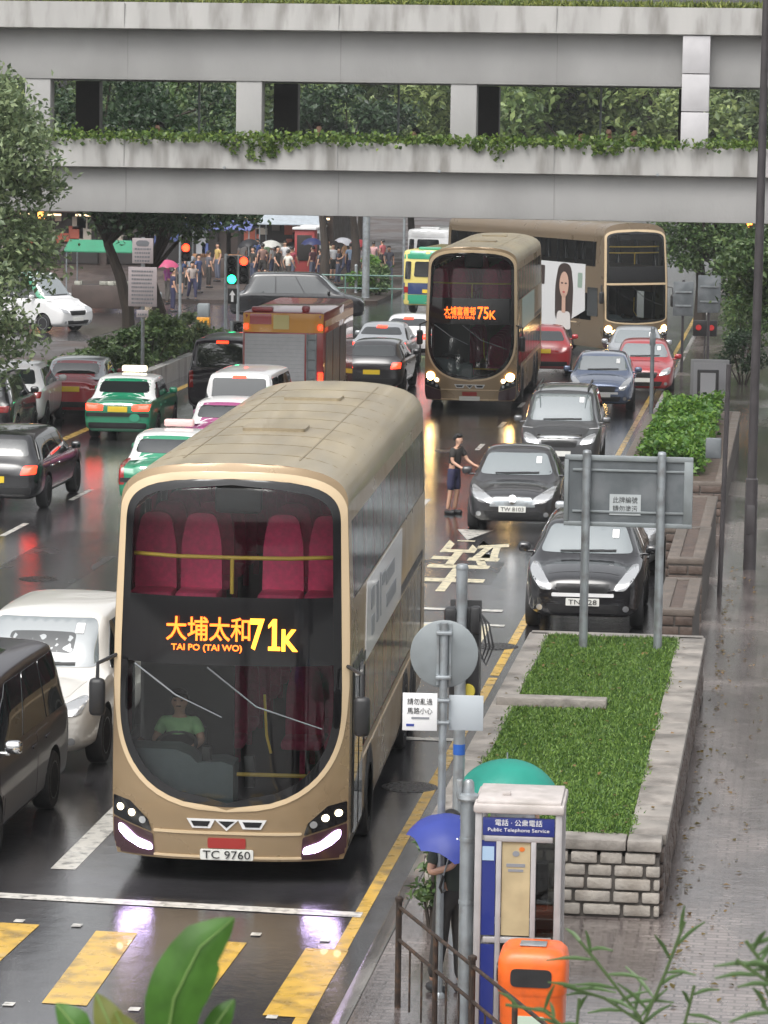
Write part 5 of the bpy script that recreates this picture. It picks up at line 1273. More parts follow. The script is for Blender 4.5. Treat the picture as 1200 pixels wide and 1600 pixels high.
def person_meshes(pose, fingers):
    key = (pose, fingers)
    if key in PROTO: return PROTO[key]
    P = POSES[pose]; lean = {'lean': -.10, 'umbrella': 0, 'walk': -.02, 'stand': 0, 'drive': -.02}[pose]
    sitting = pose == 'drive'
    J = lambda x, y, z: Vector((x, y + lean * max(0, (z - .95) / .6), z))
    V = [J(0, 0, .95), J(0, .01, 1.12), J(0, .01, 1.32), J(0, 0, 1.46), J(0, -.015, 1.54), J(0, -.02, 1.615), J(0, .0, 1.68), J(0, -.105, 1.60)]
    E = [(0, 1), (1, 2), (2, 3), (3, 4), (4, 5), (5, 6), (5, 7)]; Rd = [.125, .11, .125, .055, .068, .088, .060, .016]
    sh = {}
    for s, k in ((1, 'aL'), (-1, 'aR')):
        a = P[k]; i = len(V)
        V += [J(s * .165, .0, 1.395), Vector(a[0]), Vector(a[1]), Vector(a[2])]; Rd += [.062, .042, .030, .034]
        E += [(2, i), (i, i + 1), (i + 1, i + 2), (i + 2, i + 3)]
        if fingers: hand_fingers(V, E, Rd, Vector(a[1]), Vector(a[2]), i + 3)
        else:
            d = (Vector(a[2]) - Vector(a[1])).normalized(); V += [Vector(a[2]) + d * .07]; Rd += [.018]; E += [(i + 3, len(V) - 1)]
    for s, k in ((1, 'lL'), (-1, 'lR')):
        a = P[k]; i = len(V)
        V += [Vector((s * .088, 0 if not sitting else -.04, .90)), Vector(a[0]), Vector(a[1])]; Rd += [.085, .056, .040]; E += [(0, i), (i, i + 1), (i + 1, i + 2)]
    for s in (1, -1): V.append(J(s * .092, .005, 1.60)); Rd.append(.016); E.append((5, len(V) - 1))
    body = skin_mesh('person', V, E, Rd, M_skin, 0, 1)
    # shirt with sleeves to mid upper arm
    SV = [J(0, 0, .86), J(0, .01, 1.12), J(0, .01, 1.32), J(0, .003, 1.43)]; SE = [(0, 1), (1, 2), (2, 3)]; SR = [.145, .135, .148, .075]
    for s, k in ((1, 'aL'), (-1, 'aR')):
        a = P[k]; i = len(SV); S0 = J(s * .165, 0, 1.395); SV += [S0, S0.lerp(Vector(a[0]), .72)]; SR += [.080, .066]; SE += [(2, i), (i, i + 1)]
    shirt = skin_mesh('shirt', SV, SE, SR, M_white, 0, 1)
    out = {}
    for nm, t in (('shorts', 0), ('trousers', 1)):
        TV = [J(0, 0, 1.06), J(0, 0, .93)]; TE = [(0, 1)]; TR = [.138, .145]
        for s, k in ((1, 'lL'), (-1, 'lR')):
            a = P[k]; i = len(TV); kn = Vector(a[0]); an = Vector(a[1]); TV += [Vector((s * .092, 0 if not sitting else -.05, .88)), kn]; TR += [.103, .085]; TE += [(1, i), (i, i + 1)]
            if t: TV.append(kn.lerp(an, .93)); TR.append(.062); TE.append((i + 1, i + 2))
        out[nm] = skin_mesh(nm, TV, TE, TR, M_black, 1, 1)
    sb = MB()
    for s, k in ((1, 'lL'), (-1, 'lR')):
        a = Vector(P[k][1]); sb.box((a.x, a.y - .06, a.z - .05), (.095, .26, .085), .035)
    shoes = sb.mesh('shoes', M_black); shoes.polygons.foreach_set('use_smooth', [True] * len(shoes.polygons))
    hb = MB(); hc = J(0, .012, 1.635); rows = []
    for i in range(8):
        ph = R(-28 + i * 118 / 7); rr_ = .104 * math.cos(ph) if i < 7 else .002
        rows.append([hc + Vector((rr_ * .92 * math.cos(t * .3927), rr_ * 1.06 * math.sin(t * .3927) + (.02 if i < 3 else 0), .108 * math.sin(ph) + (.065 if (i < 3 and math.sin(t * .3927) < -.3) else 0))) for t in range(16)])
    hb.grid(rows, close=True); hair = hb.mesh('hair', M_hair); hair.polygons.foreach_set('use_smooth', [True] * len(hair.polygons))
    eb = MB()
    for s in (-1, 1): eb.box(J(s * .034, -.098, 1.625), (.026, .012, .014), .004)
    eb.box(J(0, -.098, 1.565), (.05, .012, .012), .004)
    eyes = eb.mesh('eyes_and_mouth', mat('dark_facial_feature', (.06, .025, .02), .5))
    PROTO[key] = (body, shirt, out, shoes, hair, eyes); return PROTO[key]
CL = {}
def cloth(c):
    k = 'cloth_%02d%02d%02d' % tuple(int(round(v * 50)) for v in c)
    return mat(k, c, .85, var=.12, vscale=14)
def make_person(loc, rz, label, pose='stand', shirt=(.3, .3, .3), legs=(.03, .03, .04), lower='trousers', fingers=False, h=1.68, group=None, hair=(.012, .010, .009), hat=None):
    body, sh, lw, shoes, hr, eyes = person_meshes(pose, fingers)
    root = empty('person', loc, rz, label, 'person', group); s = h / 1.70; root.scale = (s, s, s)
    link('body', body, root)
    for nm, me, c in (('shirt', sh, shirt), (lower, lw[lower], legs)):
        o = link(nm, me, root); o.material_slots[0].link = 'OBJECT'; o.material_slots[0].material = cloth(c)
    if pose != 'drive': link('shoes', shoes, root)
    link('hair', hr, root); link('face', eyes, root)
    return root
def make_umbrella(loc, label, color, r=.50, tilt=(0, 0), group=None, shaft=.75):
    root = empty('umbrella', loc, 0, label, 'umbrella', group); root.rotation_euler = (tilt[0], tilt[1], .2)
    m = mat('umbrella_cloth_%d%d%d' % tuple(int(c * 99) for c in color), color, .5, var=.08, vscale=5)
    nt = m.node_tree; N = nt.nodes
    if 'Translucent BSDF' not in N:
        t = N.new('ShaderNodeBsdfTranslucent'); t.inputs[0].default_value = (*color, 1); mx = N.new('ShaderNodeMixShader'); mx.inputs[0].default_value = .35
        nt.links.new(N['Principled BSDF'].outputs[0], mx.inputs[1]); nt.links.new(t.outputs[0], mx.inputs[2]); nt.links.new(mx.outputs[0], N['Material Output'].inputs[0])
    b = MB(); rows = []; top = shaft
    for i in range(8):
        a = i / 7 * R(68); rad = r * math.sin(a) / math.sin(R(68)); row = []
        for j in range(32):
            t = 2 * math.pi * j / 32; f = abs(math.sin(t * 4)); k = 1 - .07 * f * (i / 7) ; z = top - r * .62 * (1 - math.cos(a)) / (1 - math.cos(R(68))) + .10 * f * (i / 7) ** 2 * r
            row.append((rad * k * math.cos(t) + 1e-4 * math.cos(t), rad * k * math.sin(t) + 1e-4 * math.sin(t), z))
        rows.append(row)
    b.grid(rows, close=True); b.build('canopy', m, root, 25)
    b = MB(); b.tube([(0, 0, 0), (0, 0, top + .06)], .008, 6); b.build('shaft', M_galv, root)
    b = MB(); b.tube([(0, 0, .06), (0, 0, -.06), (.03, 0, -.10), (.06, 0, -.07)], .014, 6); b.build('handle', M_black, root)
    b = MB()
    for j in range(8):
        t = math.pi * j / 4; b.tube([(0, 0, top - .05), (r * .6 * math.cos(t), r * .6 * math.sin(t), top - .22 * r), (r * .98 * math.cos(t), r * .98 * math.sin(t), top - .62 * r)], .004, 4)
    b.build('ribs', M_galv, root); return root

p = at(712, 803); make_person((p.x - .05, p.y, 0), R(62), 'boy in a dark tee and navy shorts leaning towards the grey saloon', 'lean', (.035, .032, .03), (.03, .03, .07), 'shorts', True, 1.60)
# bus driver, in the frame of the bus
m_ = Matrix.Translation(bus1.location) @ Matrix.Rotation(bus1.rotation_euler.z, 4, 'Z')
dloc = m_ @ Vector((-.66, 1.14, .10)); make_person(dloc, bus1.rotation_euler.z, 'bus driver in a pale green shirt behind the lower windscreen of the 71K bus', 'drive', (.34, .60, .28), (.03, .03, .04), 'trousers', True, 1.74)
# umbrella pair by the telephone booth
p = at(702, 1552, .13); make_person((p.x, p.y, .13), R(40), 'person in dark trousers under the blue umbrella by the sign pole', 'umbrella', (.05, .06, .05), (.03, .03, .033), 'trousers', True, 1.66)
o = make_umbrella((p.x - .06, p.y - .25, 1.22), 'blue umbrella with a pale mark, tilted beside the grey sign pole', (.05, .075, .36), .43, (R(10), R(14)), shaft=.62)
b = MB(); b.lathe([(0, .0), (.06, -.012), (.09, -.02)], n=12); xf(b, Matrix.Translation((-.02, -.28, .535)) @ Matrix.Rotation(R(33), 4, 'X')); b.build('printed_mark', M_white, o)
p = at(782, 1520, .13); make_person((p.x, p.y + 1.1, .13), R(150), 'person in grey under the teal umbrella, hidden behind the telephone booth', 'umbrella', (.25, .25, .27), (.05, .05, .07), 'trousers', False, 1.62)
make_umbrella((p.x - .06, p.y + 1.15, 1.14), 'teal green umbrella showing above the telephone booth roof', (.03, .36, .28), .49, (R(-6), 0), shaft=.78)
# people on the footbridge
for i, (px, yy, h, sc_, lab) in enumerate(((250, 2.2, 1.66, (.02, .02, .025), 'dark haired person on the footbridge left of the first dark pillar gap'), (495, 2.0, 1.70, (.03, .03, .03), 'person in black on the footbridge beside the second dark pillar'), (650, 2.4, 1.60, (.03, .03, .035), 'person whose head top just shows over the ivy in the second opening'),
        (905, 2.3, 1.60, (.05, .05, .06), 'shorter person on the footbridge, left of the group in the third opening'), (955, 2.0, 1.72, (.03, .025, .025), 'tallest person of the group on the footbridge in the third opening'), (988, 1.9, 1.70, (.09, .03, .03), 'person in dull red on the footbridge nearest the pale clad column'))):
    q = at_y(px, 195, BY + yy); make_person((q.x, BY + yy, 6.0), R(90 if i % 2 else -80), lab, 'walk', sc_, (.03, .03, .035), h=h, group='people crossing the footbridge')
# crowd at the far corner
crowd = [(282, 462, 'walk', (.03, .05, .12), 'person in navy by the red pedestrian signal'), (310, 458, 'stand', (.05, .07, .16), 'person in blue standing right of the red pedestrian signal'), (262, 476, 'umbrella', (.40, .12, .38), 'person in magenta under the pink umbrella'),
    (410, 440, 'walk', (.20, .12, .10), 'person in brown at the left of the distant crowd'), (424, 436, 'umbrella', (.65, .65, .66), 'person in white under the white umbrella'), (445, 432, 'stand', (.55, .55, .56), 'person in pale grey right of the white umbrella'), (520, 438, 'stand', (.62, .62, .63), 'man in a white shirt between the two slim black trunks'),
    (538, 432, 'walk', (.55, .32, .16), 'person in orange right of the white shirted man'), (583, 430, 'walk', (.50, .30, .30), 'person in pale pink by the distant grey pole'), (597, 428, 'stand', (.45, .12, .13), 'person in red farthest right in the distant crowd'), (395, 445, 'stand', (.04, .04, .05), 'person in black behind the traffic signal'), (470, 428, 'walk', (.10, .10, .12), 'person in charcoal beside the red sided kiosk')]
for i, (px, py, ps, c, lab) in enumerate(crowd):
    q = at(px, py, .14); make_person((q.x, q.y, .14), R((i * 67) % 360), lab, ps, c, ((.03, .03, .04), (.05, .06, .10), (.12, .11, .10))[i % 3], 'trousers' if i % 3 else 'shorts', h=1.60 + .04 * (i % 4), group='people at the far street corner')
more = [(300, 470, 'walk', (.35, .30, .28), 'person in beige left of the traffic signals'), (326, 450, 'stand', (.10, .10, .12), 'person in dark grey behind the grey and yellow bollard'), (378, 432, 'stand', (.45, .42, .40), 'person in cream behind the red traffic signal'), (402, 430, 'walk', (.05, .09, .25), 'person in deep blue farther back than the brown-clad one'), (433, 446, 'walk', (.03, .03, .035), 'person in black trousers and top below the white umbrella'), (456, 440, 'walk', (.30, .06, .08), 'person in maroon left of the kiosks'),
    (500, 446, 'stand', (.12, .13, .15), 'person in slate grey by the left slim trunk'), (512, 430, 'walk', (.50, .44, .30), 'person in sand colour behind the white shirted man'), (528, 446, 'umbrella', (.06, .06, .08), 'person in black under the pale grey umbrella'), (548, 440, 'stand', (.25, .33, .45), 'person in light blue by the right slim trunk'), (565, 436, 'walk', (.55, .55, .58), 'person in white near the thick grey column'), (607, 440, 'walk', (.08, .08, .10), 'person in dark clothes left of the white minibus'), (270, 488, 'stand', (.04, .05, .07), 'person in near black left of the grey and yellow bollard'), (296, 452, 'walk', (.30, .32, .35), 'person in pale blue grey behind the two blue clad people'), (340, 440, 'stand', (.42, .30, .10), 'person in mustard left of the green arrow signal'), (418, 428, 'walk', (.14, .20, .12), 'person in olive behind the white umbrella'), (450, 448, 'walk', (.60, .58, .52), 'person in ivory nearest the crossing people carrier'), (488, 442, 'stand', (.10, .04, .05), 'person in dark red in front of the pale grey kiosk'), (574, 446, 'stand', (.20, .20, .24), 'person in grey right of the thick grey column')]
for i, (px, py, ps, c, lab) in enumerate(more):
    q = at(px, py, .14); make_person((q.x, q.y, .14), R((i * 97 + 30) % 360), lab, ps, c, ((.05, .05, .07), (.03, .03, .03), (.09, .10, .14))[i % 3], 'trousers', h=1.58 + .04 * (i % 5), group='people at the far street corner')
q = at(480, 436, .14); make_umbrella((q.x, q.y + 1.5, 1.25), 'navy umbrella between the kiosks', (.03, .04, .14), .55, shaft=.75)
q = at(392, 436, .14); make_umbrella((q.x, q.y - .2, 1.25), 'black umbrella behind the red traffic signal', (.02, .02, .025), .55, (0, R(-12)), shaft=.75)
q = at(560, 436, .14); make_umbrella((q.x, q.y - .2, 1.25), 'red umbrella by the right slim trunk', (.40, .04, .05), .52, (0, R(10)), shaft=.75)
q = at(262, 476, .14); make_umbrella((q.x, q.y - .2, 1.2), 'bright pink umbrella at the far left corner', (.62, .10, .22), .52, shaft=.75)
q = at(424, 436, .14); make_umbrella((q.x, q.y - .2, 1.2), 'white umbrella in the distant crowd', (.66, .66, .62), .55, shaft=.75)
q = at(535, 432, .14); make_umbrella((q.x, q.y - .2, 1.25), 'pale grey umbrella right of the slim black trunks', (.45, .46, .50), .55, (0, R(20)), shaft=.75)
# ------------------------------------------------------------------ street furniture
PV = .13
# round sign pole
p = at(685, 1558, PV); rt = empty('sign_post', (p.x, p.y, PV), R(4), 'slim galvanised post with a round sign seen from behind and two small plates', 'sign post')
H_ = 3.42
b = MB(); b.tube([(0, 0, 0), (0, 0, H_)], .036, 12); b.lathe([(.06, 0), (.055, .03), (.036, .05)], n=12); b.build('post', M_galv, rt)
b = MB(); b.lathe([(0, .045), (.295, .045), (.305, .05), (.305, .068), (0, .068)], c=(0, 0, 3.13), n=40, axis='Y'); b.build('round_sign', M_signback, rt, 30)
b = MB()
for x in (-.055, .055): b.box((x, .035, 3.13), (.022, .02, .56))
for z in (2.93, 3.33): b.box((0, -.005, z), (.14, .09, .035), .01)
for z in (2.52, 2.72): b.box((0, .0, z), (.12, .09, .03), .01)
b.build('clamps', M_galv, rt)
b = MB(); b.box((-.205, -.055, 2.62), (.31, .012, .34), .004); pt = b.build('notice_plate', M_white, rt)
for k, (tx, z, hh, m) in enumerate((('請勿亂過', 2.715, .058, M_ink), ('馬路小心', 2.63, .058, M_ink))):
    t = fit(text_mb(tx, .1, .001), .225, hh); xf(t, Matrix.Translation((-.205, -.064, z)) @ FACE); t.build('plate_lettering', m, pt, None)
b = MB(); b.box((-.20, -.0635, 2.565), (.16, .003, .018)); b.build('plate_lettering', M_adg, pt, None)
b = MB(); b.box((-.29, -.0635, 2.50), (.07, .003, .022)); b.build('plate_lettering', M_blueink, pt, None)
b = MB(); b.box((.205, .055, 2.60), (.31, .012, .32), .004); b.build('blank_plate', M_signback if False else mat('pale_plate_back', (.45, .49, .52), .5, .2), rt)
# traffic signal seen from behind
p = at(712, 1489, PV); ts = empty('traffic_signal', (p.x, p.y, PV), 0, 'black traffic signal head seen from behind on a grey pole with looping cables', 'traffic signal')
b = MB(); b.tube([(0, 0, 0), (0, 0, 1.2), (0, 0, 1.21), (0, 0, 3.68)], [.07, .07, .055, .055], 12); b.lathe([(.057, 0), (.062, .02), (.05, .05), (0, .06)], c=(0, 0, 3.68), n=12); b.build('pole', M_galv, ts)
b = MB(); b.box((.03, .14, 2.88), (.28, .16, .86), .03); b.box((.02, .24, 2.88), (.30, .02, .96), .02); b.build('signal_head', M_black, ts)
b = MB(); b.box((-.10, .02, 3.22), (.12, .16, .20), .03); b.box((.13, .05, 3.20), (.1, .14, .26), .03); b.build('bracket', M_black, ts)
b = MB()
for k in range(3): b.tube([(.14, .05, 3.30), (.20 + .03 * k, .0, 3.18), (.24 + .035 * k, -.02, 2.96), (.20 + .02 * k, .0, 2.84 - .03 * k), (.15, .04, 2.95)], .009, 6)
b.build('cable', M_black, ts)
b = MB(); b.lathe([(.0, -.02), (.065, -.02), (.07, 0)], c=(.07, .045, 2.52), n=18, axis='Y'); b.build('yellow_badge', mat('dull_yellow_badge', (.42, .34, .04), .5), ts)
b = MB(); b.tube([(0, 0, 1.92), (0, 0, 2.02)], .0575, 12); b.build('blue_band', mat('blue_band', (.02, .10, .40), .5), ts)
p = at(724, 1600, PV); rt = empty('post', (p.x + .06, p.y - .5, PV), 0, 'stout grey steel post with a capped top left of the telephone booth', 'post')
b = MB(); b.tube([(0, 0, 0), (0, 0, 2.12)], .068, 14); b.build('shaft', M_galv, rt)
b = MB(); b.lathe([(.09, 2.10), (.098, 2.12), (.09, 2.15), (.05, 2.17), (.045, 2.26), (.03, 2.28), (0, 2.28)], n=14); b.box((-.08, 0, 2.2), (.05, .05, .16), .01); b.build('cap', M_galv, rt)
b = MB()
for z in (1.75, 1.2): b.tube([(0, 0, z), (0, 0, z + .03)], .074, 14)
b.build('band', M_galv, rt)
# telephone booth
M_alu = mat('dull_aluminium', (.40, .385, .385), .45, .35, var=.1); M_bblue = mat('booth_blue', (.010, .022, .17), .35, coat=.4); M_beige = mat('beige_poster', (.42, .34, .20), .5, var=.12, vscale=6)
G_booth = glass_mat('booth_glass', (.55, .56, .55), 1.5)
bx = empty('telephone_booth', (-2.27, 28.15, PV), R(1.5), 'grey aluminium telephone booth with a blue header and blue side panel', 'telephone booth')
Wb, Db, Hb = .74, .76, 2.06
b = MB()
for x in (-1, 1):
    for y in (0, 1): b.box((x * (Wb / 2 - .03), .03 + y * (Db - .06), Hb / 2), (.06, .06, Hb), .010)
for y in (.04, Db - .04): b.box((0, y, .95), (Wb - .16, .05, .05), .006)
for y in (.04, Db - .04): b.box((0, y, 1.83), (Wb - .16, .06, .05), .006); b.box((0, y, .06), (Wb - .16, .06, .12), .006)
for x in (-.165, .13): b.box((x, .035, .97), (.045, .05, 1.68), .006)
for x in (-1, 1): b.box((x * (Wb / 2 - .04), Db / 2, .95), (.05, Db - .16, .05), .006)
b.build('frame', M_alu, bx)
b = MB(); b.box((0, Db / 2, Hb + .03), (Wb + .03, Db + .05, .08), .02); b.box((0, Db / 2, Hb + .08), (Wb - .02, Db - .02, .04), .015); b.box((-.12, .25, Hb + .115), (.07, .05, .04), .01); b.build('roof', mat('pale_booth_roof', (.46, .42, .40), .5, var=.12, stain=(.3, .27, .24), stain_scale=4, stain_amt=.5), bx)
b = MB(); b.box((0, .025, 1.935), (Wb - .13, .03, .155), .004); hd_ = b.build('header', M_bblue, bx)
for tx, z, hh, w in (('電話 · 公衆電話', 1.972, .055, .40), ('Public Telephone Service', 1.905, .040, .52)):
    t = fit(text_mb(tx, .1, .001), w, hh); xf(t, Matrix.Translation((0, .007, z)) @ FACE); t.build('header_lettering', M_white, hd_, None)
b = MB(); b.box((-.265, .03, 1.40), (.145, .02, .82)); b.box((-.265, .03, .50), (.145, .02, .82)); b.build('blue_panel', M_bblue, bx)
b = MB(); b.box((-.255, .016, 1.70), (.10, .006, .12)); b.build('sticker', mat('pale_blue_sticker', (.32, .45, .60), .5), bx)
b = MB(); b.box((-.018, .04, 1.395), (.24, .012, .81)); po = b.build('poster', M_beige, bx)
for k, (x, z, w, h, m) in enumerate(((-.02, 1.70, .06, .05, M_adg), (.03, 1.74, .05, .04, mat('orange_print', (.6, .15, .02), .5)), (-.02, 1.60, .16, .028, M_adg), (-.02, 1.555, .13, .022, M_adg))):
    b = MB(); b.prism(circ(x, z, w / 2, 12, h / 2) if k < 2 else rpoly([(x - w / 2, z - h / 2), (x + w / 2, z - h / 2), (x + w / 2, z + h / 2), (x - w / 2, z + h / 2)], .004), .030, .034, 'Y'); b.build('print', m, po, None)
b = MB(); b.box((.245, .04, 1.395), (.175, .008, .81)); b.box((.245, .04, .50), (.175, .008, .82)); b.box((-.018, .04, .50), (.24, .008, .82)); b.box((Wb / 2 - .04, Db / 2, 1.40), (.008, Db - .17, .84)); b.box((Wb / 2 - .04, Db / 2, .5), (.008, Db - .17, .82)); b.box((0, Db - .04, 1.4), (Wb - .17, .008, .84)); b.box((0, Db - .04, .5), (Wb - .17, .008, .82)); b.build('glass_panes', G_booth, bx, None)
b = MB(); b.box((.1, .62, 1.3), (.26, .16, .42), .02); b.box((-.08, .58, 1.3), (.05, .06, .22), .02); b.box((.1, .55, .95), (.5, .3, .03)); b.build('telephone', M_black, bx)
# orange litter bin
bn = empty('litter_bin', (-2.07, 27.50, PV), 0, 'bright orange litter bin with a domed top in front of the telephone booth', 'litter bin')
M_or = mat('orange_bin_plastic', (.80, .13, .012), .42, var=.08, coat=.2, stain=(.36, .07, .015), stain_scale=5, stain_amt=.5)
b = MB()
def ro(w, d, r=.1): return rpoly([(-w, -d), (w, -d), (w, d), (-w, d)], r, 5)
prof = [(.24, .24, 0), (.255, .255, .05), (.27, .265, .70), (.275, .27, .72), (.285, .28, .74), (.285, .28, .98), (.27, .265, 1.04), (.23, .225, 1.085), (.15, .15, 1.10), (.02, .02, 1.105)]
b.grid([[(x, y, z) for x, y in ro(w, d, min(.13, w * .9))] for w, d, z in prof], close=True); b.build('body', M_or, bn, 40)
b = MB(); b.prism(rpoly([(-.17, .80), (.17, .80), (.17, .95), (-.17, .95)], .05), -.292, -.27, 'Y'); b.prism(rpoly([(-.17, .80), (.17, .80), (.17, .95), (-.17, .95)], .05), -.295, -.27, 'X'); b.build('opening', M_black, bn)
b = MB(); b.box((.0, -.05, 1.112), (.22, .16, .012), .005); b.build('ash_tray', M_galv, bn)
b = MB(); b.prism(rpoly([(-.12, .3), (.12, .3), (.12, .55), (-.12, .55)], .03), -.275, -.262, 'Y'); b.build('notice', mat('pale_green_notice', (.45, .55, .45), .5), bn)
# rusty guard railing
M_rust = mat('rusty_dark_paint', (.032, .022, .017), .6, .2, var=.3, vscale=12, stain=(.14, .075, .04), stain_scale=14, stain_amt=.5)
A, B = Vector((-3.42, 29.35, PV)), Vector((-1.72, 25.4, PV))
for k in range(2):
    a, c = A.lerp(B, k * .5), A.lerp(B, k * .5 + .5)
    rt = empty('guard_railing', a, 0, ('rusty guard railing panel starting beside the sign post', 'rusty guard railing panel in front of the orange litter bin')[k], 'railing')
    d = c - a
    b = MB(); b.tube([(0, 0, 0), (0, 0, .98)], .028, 8); b.lathe([(.038, .97), (.038, 1.0), (0, 1.02)], n=8); b.build('post', M_rust, rt)
    b = MB(); b.tube([d * .52, d * .52 + Vector((0, 0, .92))], .024, 8); b.build('post', M_rust, rt)
    for z in (.92, .62):
        b = MB(); b.tube([Vector((0, 0, z)), d + Vector((0, 0, z))], .017, 8); b.build('rail', M_rust, rt)
    b = MB()
    for i in range(1, 6): q = d * (i / 6); b.tube([q + Vector((0, 0, .05)), q + Vector((0, 0, .62))], .010, 5)
    b.build('bars', M_rust, rt)
q = at(650, 1430, .5); make_shrub((q.x + .05, q.y + .9, PV), (.75, .8, .95), 420, .10, L_mid, 90, 'small leafy shrub behind the rusty railing by the kerb', nb=8)
# twin-legged road sign
a, c = at(911, 1012, .9), at(1026, 1020, .9)
rt = empty('road_sign', (a.x, a.y, .13), 0, 'large road sign seen from behind on two grey legs in the lawn planter', 'road sign')
dx = c.x - a.x
for x in (0, dx):
    b = MB(); b.tube([(x, 0, .0), (x, 0, 3.42)], .058, 14); b.lathe([(.06, 3.42), (.05, 3.45), (0, 3.46)], c=(x, 0, 0), n=14); b.build('leg', M_galv, rt)
b = MB(); b.prism(rpoly([(-.30, 2.42), (dx + .42, 2.42), (dx + .42, 3.38), (-.30, 3.38)], .06), .075, .10, 'Y'); b.build('board', M_signdk, rt, 30)
b = MB()
b.box((dx / 2 + .06, .066, 3.345), (dx + .72, .03, .075), .008); b.box((dx / 2 + .06, .066, 2.45), (dx + .72, .03, .06), .008); b.box((-.275, .064, 2.9), (.06, .03, .84), .008); b.box((dx + .36, .064, 2.9), (.12, .03, .84), .008)
for z in (2.62, 3.18): b.box((dx / 2 + .06, .068, z), (dx + .5, .025, .03), .004)
b.build('frame', M_signback, rt)
b = MB(); b.box((dx * .52, .066, 2.72), (.42, .006, .28), .0); st_ = b.build('sticker', mat('grey_white_sticker', (.42, .45, .46), .5), rt)
for k, tx in enumerate(('此牌編號', '請勿塗污')):
    t = fit(text_mb(tx, .1, .001), .33, .085); xf(t, Matrix.Translation((dx * .52, .061, 2.785 - .115 * k)) @ FACE); t.build('sticker_lettering', M_ink, st_, None)
# lamp post and thin posts on the pavement
p = at(1171, 890, PV); rt = empty('lamp_post', (p.x, p.y, PV), 0, 'tall dark lamp post rising past the right end of the footbridge', 'lamp post')
b = MB(); b.tube([(0, 0, 0), (0, 0, 1.6), (0, 0, 1.62), (.02, 0, 6), (.03, 0, 11)], [.115, .11, .085, .078, .06], 14); b.tube([(.03, 0, 10.8), (-.5, 0, 11.3), (-1.8, 0, 11.5)], [.05, .045, .04], 8); b.build('pole', M_pole, rt)
b = MB(); b.box((-2.1, 0, 11.5), (.8, .3, .14), .06); b.build('lamp_head', M_galv, rt)
b = MB(); b.box((0, -.118, .9), (.14, .012, .5), .004); b.build('access_door', M_pole, rt)
p = at(1124, 930, PV); rt = empty('post', (p.x, p.y, PV), 0, 'thin dark grey post with a small grey box, left of the lamp post', 'post')
b = MB(); b.tube([(0, 0, 0), (.06, 0, 3.85)], .042, 10); b.build('shaft', M_pole, rt)
b = MB(); b.box((-.16, .05, 2.45), (.26, .10, .34), .02); b.build('box', M_signdk, rt)
p = at(1016, 700, PV); rt = empty('post', (p.x, p.y, PV), 0, 'thin grey post at the kerb left of the clipped hedge', 'post')
b = MB(); b.tube([(0, 0, 0), (0, 0, 2.85)], .05, 10); b.lathe([(.055, 2.85), (.03, 2.9), (0, 2.9)], n=10); b.build('shaft', M_signdk, rt)
b = MB(); b.box((0, -.03, 2.6), (.14, .03, .3), .01); b.build('plate', M_signdk, rt)
for k, (px, py, w, h, z, lab) in enumerate(((1105, 664, 1.0, 1.05, .55, 'white framed notice board behind the clipped hedge'), (1104, 664, .55, .9, .5, 'narrow dark framed notice board in front of the white framed one'))):
    p = at(px, py, PV); rt = empty('notice_board', (p.x, p.y + (1.2, .3)[k], PV), 0, lab, 'notice board')
    b = MB(); b.box((0, 0, z + h / 2), (w, .08, h), .02); b.build('frame', (mat('pale_notice_frame', (.48, .48, .49), .4), M_pole)[k], rt)
    b = MB(); b.box((0, -.045, z + h / 2), (w - .16, .012, h - .16)); b.build('panel', mat('pale_notice_sheet', (.62, .62, .64), .4), rt)
    b = MB()
    for x in (-w / 2 + .05, w / 2 - .05): b.tube([(x, .02, 0), (x, .02, z)], .03, 8)
    b.build('legs', M_pole, rt)
for k, (px, z, w, h, lab) in enumerate(((1061, 1.75, .62, 1.05, 'left of two dark sign backs on posts by the right kerb under the trees'), (1102, 1.85, .70, 1.15, 'right of two dark sign backs on posts by the right kerb under the trees'))):
    p = at(px, 590, PV); rt = empty('sign_post', (p.x, p.y + 2, PV), R(3), lab, 'sign post')
    b = MB(); b.tube([(0, .05, 0), (0, .05, z + h + .05)], .045, 8); b.build('post', M_pole, rt)
    b = MB(); b.box((0, 0, z + h / 2), (w, .03, h), .01); b.build('sign_back', M_signdk, rt)
    for q_ in (.3, .7): b = MB(); b.box((0, -.03, z + h * q_), (w * .8, .03, .05)); b.build('clamp', M_galv, rt)
p = at(1100, 575, PV); rt = empty('direction_sign', (p.x, p.y, PV), 0, 'small black board with red and white marks low under the right-hand trees', 'sign')
b = MB(); b.box((0, 0, 1.25), (.75, .06, .5), .02); b.build('board', M_black, rt); b = MB(); b.tube([(0, .03, 0), (0, .03, 1.2)], .03, 8); b.build('post', M_pole, rt)
b = MB(); b.prism(circ(-.2, 1.27, .09, 14), -.045, -.03, 'Y'); b.prism(circ(.2, 1.27, .09, 14), -.045, -.03, 'Y'); b.build('mark', mat('red_sign_mark', (.45, .03, .03), .4), rt)
p = at(1148, 560, PV); rt = empty('traffic_signal', (p.x + .3, p.y + 4, PV), 0, 'amber lit signal among the leaves at the upper right under the footbridge', 'traffic signal')
b = MB(); b.tube([(0, 0, 0), (0, 0, 4.2)], .055, 10); b.build('pole', M_pole, rt); b = MB(); b.box((0, -.1, 4.1), (.3, .2, .8), .03); b.build('signal_head', M_black, rt)
b = MB(); b.lathe([(0, -.24), (.08, -.23), (.10, -.2)], c=(0, 0, 4.25), n=14, axis='Y'); b.build('lamp', mat('lit_amber_lamp', (.8, .3, .05), .3, emit=(1, .26, .03), estr=5), rt)

